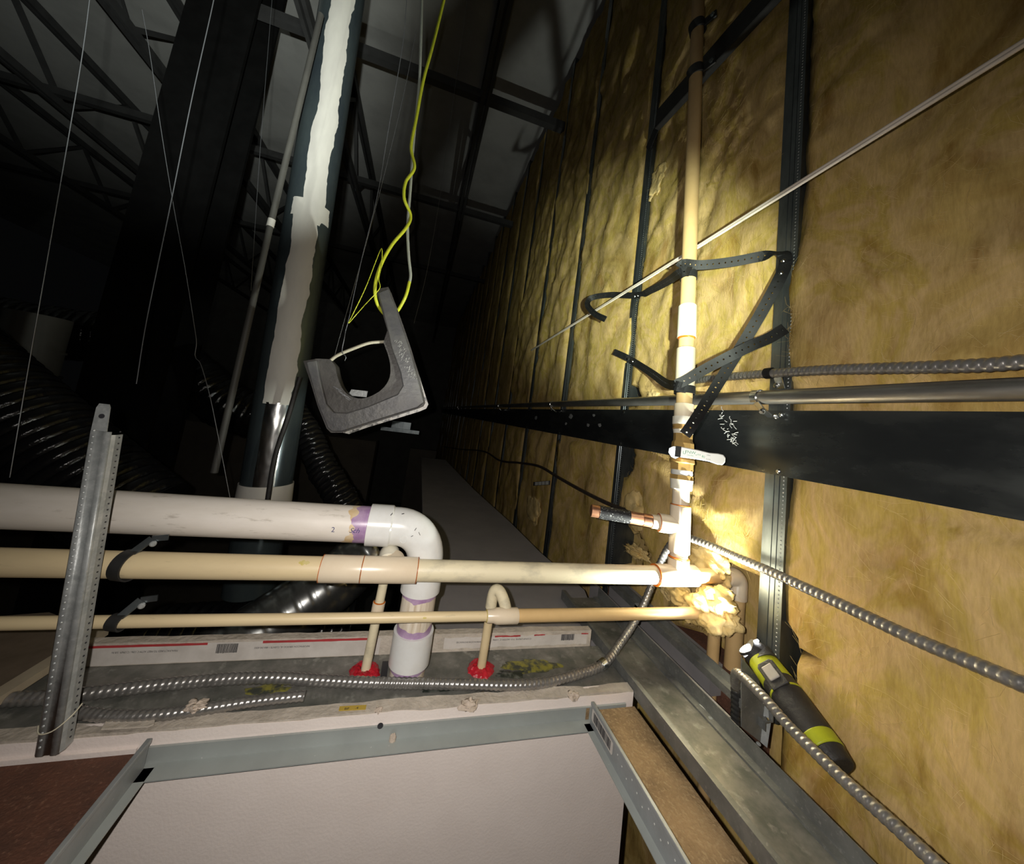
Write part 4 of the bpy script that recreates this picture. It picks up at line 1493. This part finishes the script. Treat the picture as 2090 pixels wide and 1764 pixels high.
# second narrow runner
rn = thing('channel_runner', (.645, .7, -.45), 'narrow steel runner between the U track and the drop pipes', 'runner')
b = B()
b.box((.628, .462, -.434), (.645, .96, -.4325)).box((.6435, .462, -.4325), (.645, .96, -.418)).box((.628, .462, -.446), (.6295, .96, -.434))
b.build('runner_channel', 'galv_dull', rn, smooth=0)
B().box((.628, .80, -.47), (.640, .812, -.43)).build('runner_hanger', 'galv', rn, smooth=0)
B().box((.592, .50, -.60), (.6, .98, -.452)).build('trim_4', 'lid', kind='structure', smooth=0, label='grey board edge below the narrow runner')
B().box((.66, .60, -.50), (.69, .98, -.440)).build('trim_5', 'lid', kind='structure', smooth=0, label='grey ledge at the foot of the torn batt')
B().box((.69, .56, -.62), (.79, 1.03, -.46)).build('trim_6', 'redtile', kind='structure', smooth=0, label='dark brown plate at the bottom of the wall cavity')
# bracket plate in front of the first stud
bk = thing('stud_bracket', P(1540, 1500, X=.62), 'dull grey bracket plate below the flashlight head', 'bracket')
q = [P(1514, 1342, Y=.474), P(1548, 1385, Y=.474), P(1561, 1440, Y=.474), P(1552, 1515, Y=.474), P(1514, 1485, Y=.474)]
B().prism(q, (0, .002, 0)).build('plate', 'galv_dull', bk, smooth=0)
q = [P(1561, 1436, Y=.474), P(1577, 1452, Y=.466), P(1566, 1527, Y=.466), P(1552, 1515, Y=.474)]
B().prism(q, (0, .002, 0)).build('bent_edge', 'galv', bk, smooth=0)
screw(B(), P(1563, 1468, Y=.469), (0, -1, 0), .005, .005).build('screw', 'chrome', bk)

# ================================================================== CEILING GRID
def grid_tee(x, y0, y1, lab, lean=0.0):
    t = thing('ceiling_tee', (x, (y0 + y1) / 2, -.505), lab, 'ceiling grid', 'tees of the lay-in ceiling')
    B().box((x - .012, y0, -.5035), (x + .012, y1, -.502)).build('tee_flange', 'angle', t, smooth=0)
    B().prism([(x - .0008, y0, -.502), (x + .0008, y0, -.502), (x + .0008 + lean, y0, -.470), (x - .0008 + lean, y0, -.470)], (0, y1 - y0, 0)).build('tee_web', 'tee', t, smooth=0)
    B().box((x - .003 + lean, y0, -.472), (x + .003 + lean, y1, -.466)).build('tee_bulb', 'tee', t, smooth=0, bevel=.001)
    return t


xt = P(1215, 1470, Z=-.48).x
tr = grid_tee(xt + .004, -.3, .572, 'grey ceiling tee with a barcode label at the right of the opening')
tl = grid_tee(P(325, 1500, Z=-.48).x, -.3, .575, 'grey ceiling tee at the left of the opening')
# barcode label on the right tee web
xw = xt + .0028
ya, yb = .565, .505
lb = B().prism([(xw, ya, -.4725), (xw, yb, -.4725), (xw, yb - .002, -.475), (xw, yb - .002, -.489), (xw, yb, -.4915), (xw, ya, -.4915), (xw, ya + .002, -.489), (xw, ya + .002, -.475)], (-.0004, 0, 0)).build('barcode_label', 'paper', tr, smooth=0, label='white barcode label')
b = B()
rnd = random.Random(9)
y = ya - .004
while y > yb + .004:
    wd = rnd.choice((.0006, .001, .0016))
    b.box((xw - .0008, y - wd, -.489), (xw - .0005, y, -.4755))
    y -= wd + rnd.choice((.0007, .0012))
b.build('barcode', 'ink', lb, smooth=0)
b = B()
for i in range(16):
    b.lathe((xw, .49 - i * .012, -.478 - (i % 3) * .005), (-1, 0, 0), [(0, .0011), (.0004, .0011)], 6)
b.build('rivet_dimples', 'tag', tr, smooth=0)
# tiles
B().box((xt + .012, -.3, -.500), (.466, .578, -.486)).build('ceiling_tile', 'tan', smooth=0, label='tan-backed ceiling tile right of the barcode tee', cat='ceiling tile', group='lay-in ceiling tiles')
B().box((-.86, -.3, -.500), (P(325, 1500, Z=-.48).x - .006, .578, -.486)).build('ceiling_tile', 'redtile', smooth=0, label='reddish brown ceiling tile at the lower left', cat='ceiling tile', group='lay-in ceiling tiles')
# brown board lying behind the upright stud
bb = thing('brown_board', P(60, 1340, Z=-.44), 'brown board with a tan edge lying over the left end of the track', 'board')
zz = -.452
B().prism([P(205, 1289, Z=zz), P(0, 1412, Z=zz), P(-300, 1600, Z=zz), P(-420, 1290, Z=zz), P(100, 1250, Z=zz)], (0, 0, -.006)).build('board_face', 'brownboard', bb, smooth=0)
e0, e1 = P(210, 1288, Z=zz), P(-300, 1610, Z=zz)
B().bar(e0, e1, V((e1 - e0)).cross(V((0, 0, 1))), .018, .012).build('board_edge', 'tanedge', bb, smooth=0)


# plaster crumbs
def crumb(u, v, z, r, seed, lab):
    p = P(u, v, Z=z)
    B().blob((p.x, p.y, z + r * .35), r, r * .7, r * .5, .7, 2.2, seed, 16, 10).build('plaster_crumb', 'plaster', smooth=60, label=lab, cat='debris', group='plaster crumbs')


crumb(398, 1448, TZ + .014, .011, 2, 'torn plaster crumb on top of the short flexible conduit')
B().prism([P(u, v, Z=TZ + .006) for u, v in ((218, 1470), (228, 1465), (318, 1464), (314, 1482), (300, 1488), (204, 1493))], (0, 0, .0025)).build('plaster_slab', 'gyp', smooth=0, bevel=.001, label='flat plaster slab stuck on the left front edge of the partition', cat='debris')
crumb(956, 1446, TZ + .002, .014, 8, 'plaster lump dripping over the front edge below the right drop')
crumb(772, 1453, TZ + .001, .006, 11, 'tiny plaster crumb on the front edge by the yellow sticker')
crumb(1170, 1425, TZ + .004, .010, 14, 'plaster crumb on the front edge near the tile corner')

# ================================================================== FLASHLIGHT
HD, TL = P(1548, 1338, X=.642), P(1712, 1562, X=.615)
fd_ = (HD - TL).normalized()
FLN = (HD - TL).length
ft = thing('flashlight', TL, 'lime green and black flashlight, lit, propped against the insulation', 'flashlight')


def fseg(t0, t1, r0, r1, m, nm, **kw):
    a, c = TL + fd_ * (FLN * t0), TL + fd_ * (FLN * t1)
    k = 8
    pts = [a.lerp(c, i / k) for i in range(k + 1)]
    rs_ = [r0 + (r1 - r0) * i / k for i in range(k + 1)]
    return B().tube(pts, rs_, 28, flat=.85).build(nm, m, ft, smooth=40, bevel=.0015, **kw)


fseg(-.02, .10, .019, .023, 'gripblack', 'tail_cap')
fseg(.095, .215, .0236, .0242, 'lime', 'tail_band', label='lime green tail band')
fseg(.21, .58, .0238, .0262, 'gripblack', 'grip', label='black rubber grip')
fseg(.575, .595, .0266, .0266, 'lime', 'grip_line')
fseg(.59, .70, .0262, .0258, 'gripblack', 'switch_collar')
fseg(.69, .93, .0262, .0245, 'lime', 'body', label='lime green body')
LD = V((-.42, .52, .75)).normalized()
hc = TL + fd_ * (FLN * .97)
lp = P(1526, 1322, X=.628)
hd = B().tube([hc - fd_ * .012, hc + fd_ * .004, hc.lerp(lp, .6), lp - LD * .001], [.0235, .023, .020, .0172], 28)
hdo = hd.build('head', 'gripblack', ft, smooth=50, label='black pivoting head')
B().lathe(lp - LD * .004, LD, [(0, .0172), (.004, .0172), (.004, .0150), (.0015, .0150)], 28, caps=False).build('bezel', 'gripblack', hdo, smooth=40)
B().lathe(lp - LD * .003, LD, [(0, .0150), (.0030, .0146), (.0052, .006)], 28).build('lens', 'lens', hdo, smooth=60, label='glowing white lens')
sl = P(1541, 1307, X=.634)
B().lathe(sl - LD * .003, LD, [(0, .0050), (.002, .0050), (.003, .002)], 16).build('side_lamp', 'lens', hdo, smooth=60, label='small glowing side lamp')
# switch panel and button
tc_ = V((-HD.x, -HD.y, .25)).normalized()
sw = TL + fd_ * (FLN * .70)
nn = (-sw).normalized()
nn = (nn - fd_ * nn.dot(fd_)).normalized()
sd2 = fd_.cross(nn).normalized()


def fpt(l, s_, h):
    return sw + fd_ * l + sd2 * s_ + nn * h


q = [(-.020, -.014), (-.020, .014), (.014, .014), (.018, .010), (.018, -.010), (.014, -.014)]
B().prism([fpt(a, c, .0195) for a, c in q], nn * .0065).build('switch_panel', 'gripblack', ft, smooth=0, bevel=.0015)
B().prism([fpt(a, c, .0255) for a, c in ((-.010, -.0085), (-.010, .0085), (.011, .0085), (.011, -.0085))], nn * .003).build('button', 'button', ft, smooth=0, bevel=.0015, label='grey push button')
L_ = bpy.data.lights.new('flashlight_beam', 'SPOT')
L_.energy = FLASHLIGHT_W
L_.color = (.95, 1.0, .90)
L_.spot_size = math.radians(110)
L_.spot_blend = .75
L_.shadow_soft_size = .008
lo_ = bpy.data.objects.new('flashlight_beam', L_)
COL.objects.link(lo_)
lo_.parent = ft
lo_.matrix_local = Matrix.Translation(lp + LD * .006 - TL) @ LD.to_track_quat('-Z', 'Y').to_matrix().to_4x4()

# ================================================================== ROUND DUCT AND NEIGHBOURS
DA, DB_ = P(545, 985, Y=1.355), P(700, 0, Y=1.355)
dd_ = (DB_ - DA).normalized()
DRR = .075
LDU = (DB_ - DA).length
du = thing('round_duct', DA - dd_ * .3, 'tall shiny round duct streaked with white tape', 'duct')
B().lathe(DA - dd_ * .35, dd_, [(0, DRR), (LDU + 1.4, DRR)], 64).build('duct_pipe', 'foil', du, smooth=60)
ucam = V((-DA.x, -DA.y, 0))
ucam = (ucam - dd_ * ucam.dot(dd_)).normalized()
uside = dd_.cross(ucam).normalized()
if uside.dot(right) < 0:
    uside = -uside


def duct_t(v):
    lo, hi = -.5, 3
    for _ in range(40):
        mid_ = (lo + hi) / 2
        p = DA + dd_ * mid_
        c = ax_x * p.x + ax_y * p.y + ax_z * p.z
        if c.y / c.z * F + CV > v:
            lo = mid_
        else:
            hi = mid_
    return lo


def tape(v0, v1, a0, a1, amp, seed, nm, m, n=120, lab=None, dr_=.0012):
    t0, t1 = duct_t(v0), duct_t(v1)
    vs, fs = [], []
    k = 14
    for i in range(n + 1):
        t = t0 + (t1 - t0) * i / n
        al = a0 + amp * 1.3 * (fbm(t * 3.3, seed, 0, 4)) + amp * .3 * fbm(t * 17, seed + 2, 0, 5)
        ar = a1 + amp * 1.6 * (fbm(t * 3.3, seed + 7, 0, 5)) + amp * .45 * fbm(t * 17, seed + 4, 0, 5)
        for j in range(k + 1):
            a = al + (ar - al) * j / k
            rr = DRR + dr_ + .0006 * fbm(t * 30, a * 6, seed, 3)
            vs.append(DA + dd_ * t + ucam * (math.cos(a) * rr) + uside * (math.sin(a) * rr))
    for i in range(n):
        for j in range(k):
            a = i * (k + 1) + j
            fs.append((a, a + 1, a + k + 2, a + k + 1))
    B().add(vs, fs).build(nm, m, du, smooth=60, label=lab)


tape(470, -160, -.42, .55, .20, 3, 'tape_strip', 'ductwhite', 160, 'ragged white tape seam')
tape(825, 428, -.62, .42, .16, 8, 'tape_strip', 'ductwhite', 120, 'wide white tape seam')
tape(462, 430, -.75, .95, .25, 12, 'tape_strip', 'ductwhite', 20, 'white tape patch', .0022)
tape(1005, 822, -.50, .30, .03, 15, 'bare_seam', 'ductbright', 40, 'bright bare metal lower seam', .001)
B().lathe(DA + dd_ * duct_t(985), -dd_, [(0, DRR + .0015), (0, DRR + .004), (.06, DRR + .006), (.09, DRR + .006)], 48, caps=False).build('base_collar', 'ductwhite', du, smooth=40, label='grey white collar at the duct foot')
# slim rod left of the duct
b = B().tube([P(655, 30, Y=1.22), P(553, 455, Y=1.22), P(437, 965, Y=1.22)], .0095, 14)
t = thing('slim_pipe', P(437, 965, Y=1.22), 'slim grey pipe leaning left of the round duct', 'pipe')
b.build('pipe', 'greyduct', t, smooth=60)
B().tube([P(555, 448, Y=1.22), P(551, 463, Y=1.22)], .0108, 14).build('tape_wrap', 'ductwhite', t, smooth=40, label='white tape wrap')
B().tube(spline([P(612, 770, Y=1.24), P(588, 850, Y=1.24), P(562, 930, Y=1.24), P(548, 1010, Y=1.24), P(540, 1070, Y=1.24)], .03), .0075, 12).build('dark_strip_tube', 'gripblack', smooth=60, label='black tube added over the dark strip at the round duct foot', cat='cable')  # tube added to draw the dark strip down the duct foot


# flexible ducts
def flexduct(pts, r, pitch, m, lab, amp=.06, n=36, wr=0.0, ex=.5):
    path = spline(pts, pitch / 6)

    def rf(L, a, rr):
        ph = (L / pitch) % 1.0
        k = 1 - amp * (1 - abs(math.sin(pi * ph)) ** ex)
        if wr:
            k += wr * fbm(L * 20, math.cos(a) * 2.5, math.sin(a) * 2.5, 3)
        return rr * k
    B().tube(path, r, n, rf=rf).build('flexible_duct', m, smooth=60, label=lab, cat='duct', group='flexible ducts behind the pipes')


flexduct([P(-160, 700, Y=1.25), P(0, 832, Y=1.25), P(170, 968, Y=1.25), P(290, 1060, Y=1.24)], .125, .030, 'film', 'black ribbed flexible duct at the far left behind the pipes', .05)
flexduct([P(758, 1122, Y=1.27), P(735, 1140, Y=1.25), P(680, 1190, Y=1.2), P(600, 1245, Y=1.15), P(520, 1300, Y=1.1), P(430, 1360, Y=1.05)], .085, .040, 'silverflex', 'banded silver flexible duct behind the thin left drop', .04, 48, 0, .12)
flexduct([P(590, 830, Y=1.6), P(625, 885, Y=1.55), P(655, 950, Y=1.5), P(695, 1015, Y=1.45), P(730, 1080, Y=1.4), P(745, 1180, Y=1.4)], .055, .022, 'film', 'wrinkled black foil flexible duct between the round duct and the bracket', .09, 30, .10)
flexduct([P(-100, 640, Y=2.9), P(110, 680, Y=2.9), P(270, 700, Y=2.9), P(380, 760, Y=2.85), P(470, 830, Y=2.85), P(560, 860, Y=2.9)], .17, .05, 'film', 'large black flexible duct in the dark beyond the hanging wires', .05, 40, .05)
flexduct([P(300, 1320, Y=1.35), P(420, 1310, Y=1.35), P(560, 1300, Y=1.35), P(720, 1290, Y=1.35)], .11, .03, 'film', 'low black flexible duct just behind the printed drywall edge', .05)
t = thing('duct_takeoff', P(40, 760, Y=2.0), 'dim grey duct takeoff at the far left', 'duct')
B().lathe(P(45, 760, Y=2.0), (0, 0, 1), [(0, .10), (.10, .10), (.10, .105), (.11, .105), (.11, .098), (.26, .098)], 36).build('takeoff_body', 'greyduct', t, smooth=40)
B().lathe(P(45, 760, Y=2.0) + V((0, 0, -.012)), (0, 0, 1), [(0, .112), (.012, .112)], 36).build('takeoff_rim', 'blackpaint', t, smooth=40)
# dim far partitions
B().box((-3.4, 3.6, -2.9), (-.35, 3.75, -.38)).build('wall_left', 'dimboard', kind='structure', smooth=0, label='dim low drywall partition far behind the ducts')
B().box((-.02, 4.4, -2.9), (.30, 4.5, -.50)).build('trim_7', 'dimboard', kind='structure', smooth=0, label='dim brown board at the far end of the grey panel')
tb = thing('light_fixture_box', P(850, 870, Y=3.2), 'small dark metal box lying far behind the hanging bracket', 'box')
pb_ = P(850, 885, Y=3.2)
B().box((pb_.x - .30, 3.1, pb_.z), (pb_.x + .02, 3.3, pb_.z + .03)).build('box_body', 'galv_dark', tb, smooth=0)
B().box((pb_.x - .22, 3.14, pb_.z + .03), (pb_.x - .06, 3.26, pb_.z + .09)).build('box_lid', 'galv_dark', tb, smooth=0)

# ================================================================== HANGING BRACKET
BY = 1.0


def bp(cx, cy, y=BY):
    return P(550 + cx / 4.064, 480 + cy / 4.064, Y=y)


hbk = thing('hanging_bracket', bp(700, 1600), 'black U-shaped rubber bracket hanging from the yellow cable', 'bracket')
outer = [(280, 1045), (400, 1025), (500, 1030), (545, 1080), (565, 1180), (610, 1280), (690, 1345), (800, 1350), (920, 1290), (990, 1200), (1003, 1100), (985, 1000), (945, 890),
         (978, 790), (958, 720), (888, 470), (925, 440), (985, 430), (1010, 480), (1060, 610), (1120, 780), (1180, 960), (1245, 1180), (1290, 1390), (1275, 1420), (1230, 1440), (900, 1545), (600, 1640), (510, 1640), (475, 1605), (400, 1420), (340, 1220)]
inner = spline([V((x, y, 0)) for x, y in outer[3:13]], 14)
outer = outer[:3] + [(p.x, p.y) for p in inner] + outer[13:]
B().prism([bp(x, y, BY) for x, y in outer][::-1], (0, .050, 0)).build('bracket_body', 'rubberdark', hbk, smooth=40)
# raised front frame: left arm, bottom bar, right arm
frame = [(300, 1050), (390, 1035), (420, 1200), (470, 1400), (530, 1470), (640, 1475), (820, 1420), (1060, 1320), (1105, 1250), (1085, 1140), (1010, 930), (975, 770), (900, 475), (985, 440),
         (1060, 640), (1180, 990), (1285, 1385), (1230, 1432), (880, 1540), (600, 1630), (515, 1630), (480, 1600), (400, 1410), (345, 1220)]
B().prism([bp(x, y, BY - .016) for x, y in frame][::-1], (0, .020, 0)).build('front_frame', 'rubber', hbk, smooth=0, bevel=.003, label='raised front frame')
rim = [(1185, 1000), (1215, 1070), (1262, 1230), (1318, 1405), (1300, 1440), (1240, 1465), (980, 1545), (800, 1600), (660, 1650), (610, 1640), (600, 1620), (900, 1525), (1230, 1420), (1272, 1390)]
B().prism([bp(x, y, BY + .03) for x, y in rim][::-1], (0, .022, 0)).build('torn_rim', 'rim', hbk, smooth=0, label='torn white taped rim')
b = B()
rnd = random.Random(12)
for i in range(70):
    t_ = rnd.random()
    cx = 1050 + t_ * 130 + rnd.uniform(-25, 45)
    cy = 880 + t_ * 320
    p = bp(cx, cy, BY - .0165)
    b.bar(p, p + V((rnd.uniform(.0005, .002), 0, rnd.uniform(.001, .006))), (0, 1, 0), .001, .0008)
b.build('pale_scratches', 'tag', hbk, smooth=0, label='pale scratch marks')
b = B()
for i in range(12):
    p = bp(530 + i * 10, 1250 + i * 9 + rnd.uniform(-10, 10), BY - .0005)
    b.bar(p, p + V((.012, 0, -.004 + rnd.uniform(-.003, .003))), (0, 1, 0), .001, .001)
b.build('green_scratches', 'wire', hbk, smooth=0)
B().tube(spline([bp(500, 1045, BY + .02), bp(570, 995, BY + .015), bp(700, 940, BY + .01), (bp(830, 895, BY + .01)), bp(950, 885, BY + .02)], .006), .0045, 12).build('ivory_tube', 'ivory', hbk, smooth=60, label='ivory tube across the bracket opening')
B().prism([bp(680, 1280, BY + .08), bp(815, 1295, BY + .08), bp(805, 1345, BY + .08), bp(650, 1330, BY + .08)], (0, .002, 0)).build('silver_scrap', 'galv', smooth=0, label='small silver scrap seen through the bracket opening', cat='scrap')

# cables carrying it
yc = [P(925, -80, Y=BY), P(906, 0, Y=BY), P(884, 90, Y=BY), P(864, 165, Y=BY), P(850, 240, Y=BY), P(839, 300, Y=BY - .006), P(846, 342, Y=BY - .008), P(828, 372, Y=BY - .01), P(825, 405, Y=BY - .008), P(838, 440, Y=BY + .006), P(829, 465, Y=BY - .006), P(800, 500, Y=BY - .01), P(778, 540, Y=BY - .02), P(766, 580, Y=BY - .02), P(768, 615, Y=BY - .01), P(783, 640, Y=BY + .02), P(798, 645, Y=BY + .055), P(812, 634, Y=BY + .02), P(828, 605, Y=BY), P(836, 575, Y=BY)]
B().tube(spline(yc, .006), .0046, 12).build('yellow_cable', 'yellow', smooth=60, label='yellow cable looped through the hanging bracket', cat='cable')
gc = [P(862, -80, Y=BY), P(861, 0, Y=BY), P(858, 120, Y=BY), P(855, 180, Y=BY + .008), P(844, 290, Y=BY + .008), P(838, 380, Y=BY + .008), P(832, 460, Y=BY + .004), P(834, 520, Y=BY), P(838, 560, Y=BY), P(836, 577, Y=BY)]
B().tube(spline(gc, .008), .0042, 12).build('grey_cable', 'palecable', smooth=60, label='pale grey cable twisted with the yellow cable', cat='cable')
yw = [P(711, 660, Y=BY - .01), P(745, 590, Y=BY - .02), P(775, 514, Y=BY - .025), P(780, 514, Y=BY - .03), P(778, 545, Y=BY - .03), P(773, 570, Y=BY - .03), P(776, 585, Y=BY - .03), P(768, 598, Y=BY - .028), P(745, 622, Y=BY - .02), P(712, 660, Y=BY - .01)]
B().tube(spline(yw, .005), .0012, 6).build('yellow_wire', 'yellow', smooth=60, label='thin yellow wire loop left of the yellow cable', cat='wire')


def wire(pts, r, lab, m='wire', step=.03):
    return B().tube(spline(pts, step), r, 6).build('hanging_wire', m, smooth=60, label=lab, cat='wire', group='hanging support wires')


wire([P(835, -90, Y=BY), P(828, 30, Y=BY), P(824, 75, Y=BY), P(816, 130, Y=BY), P(792, 270, Y=BY - .01), P(770, 400, Y=BY - .01), P(738, 530, Y=BY - .01), P(711, 655, Y=BY - .01), P(706, 672, Y=BY - .005), P(703, 690, Y=BY - .012), P(698, 718, Y=BY - .005), P(706, 728, Y=BY + .02), P(703, 738, Y=BY + .02)], .0010, 'bright wire hooked onto the ivory tube of the bracket', step=.008)
wire([P(850, 60, Y=1.1), P(820, 210, Y=1.1), P(760, 450, Y=1.1), P(690, 700, Y=1.1), P(675, 760, Y=1.1)], .0009, 'fainter wire just right of the bright bracket wire')
wire([P(190, -60, Y=1.05), P(165, 130, Y=1.05), P(105, 480, Y=1.05), P(60, 740, Y=1.05), P(20, 975, Y=1.05)], .0010, 'leftmost hanging wire reaching the drain pipe')
wire([P(448, -60, Y=1.15), P(432, 20, Y=1.15), P(392, 200, Y=1.15), P(350, 408, Y=1.15), P(300, 650, Y=1.15), P(278, 785, Y=1.15)], .0012, 'bright hanging wire crossing the knotted wire')
wire([P(290, 20, Y=1.2), P(306, 110, Y=1.2), P(328, 260, Y=1.2), P(352, 408, Y=1.2), P(378, 550, Y=1.2), P(396, 662, Y=1.2), P(401, 700, Y=1.2), P(398, 728, Y=1.2), P(408, 740, Y=1.2), P(418, 770, Y=1.2), P(431, 820, Y=1.2), P(450, 915, Y=1.2), P(472, 1030, Y=1.2)], .0009, 'knotted hanging wire ending behind the drain pipe', step=.012)
wire([P(560, -60, Y=1.6), P(548, 90, Y=1.6), P(530, 320, Y=1.6), P(512, 595, Y=1.6)], .0009, 'thin wire left of the slim pipe')
wire([P(962, -60, Y=1.9), P(912, 300, Y=1.9), P(895, 420, Y=1.9), P(870, 560, Y=1.9), P(845, 660, Y=1.9)], .0009, 'very faint wire right of the hanging bracket')

# ================================================================== ROOF STRUCTURE
for k, x in enumerate((-4.6, -3.4, -2.2, -1.0, .1)):
    nm = ['leftmost', 'second from the left', 'middle', 'second from the right', 'rightmost'][k]
    t = thing('roof_joist', (x, 5, 2.15), 'dark open web roof joist, %s of the roof joists' % nm, 'joist', 'open web roof joists')
    for s_ in (-1, 1):
        B().box((x + s_ * .02 - .012, .2, 2.15), (x + s_ * .02 + .012, 11, 2.21)).build('bottom_chord', 'joist', t, smooth=0)
        B().box((x + s_ * .02 - .012, .2, 2.68), (x + s_ * .02 + .012, 11, 2.745)).build('top_chord', 'joist', t, smooth=0)
    y = .4
    i = 0
    while y < 10:
        z0, z1 = (2.18, 2.70) if i % 2 == 0 else (2.70, 2.18)
        B().bar((x, y, z0), (x, y + .55, z1), (1, 0, 0), .03, .03).build('web_member', 'joist', t, smooth=0)
        y += .55
        i += 1
for k, y in enumerate((2.2, 3.6, 5.4)):
    B().bar((-5.5, y, 2.23), (.75, y, 2.23), (0, 0, 1), .06, .05).build('bridging_bar', 'joist', smooth=0, label='dark bridging bar across the joists, %s from the viewer' % ['first', 'second', 'third'][k], cat='beam', group='bridging bars')
# dark column
ca, cb = P(470, 60, Y=2.2), P(430, 420, Y=2.2)
cl_ = thing('steel_column', (ca.x, 2.2, -2.9), 'black wide flange column rising left of the slim pipe', 'column')
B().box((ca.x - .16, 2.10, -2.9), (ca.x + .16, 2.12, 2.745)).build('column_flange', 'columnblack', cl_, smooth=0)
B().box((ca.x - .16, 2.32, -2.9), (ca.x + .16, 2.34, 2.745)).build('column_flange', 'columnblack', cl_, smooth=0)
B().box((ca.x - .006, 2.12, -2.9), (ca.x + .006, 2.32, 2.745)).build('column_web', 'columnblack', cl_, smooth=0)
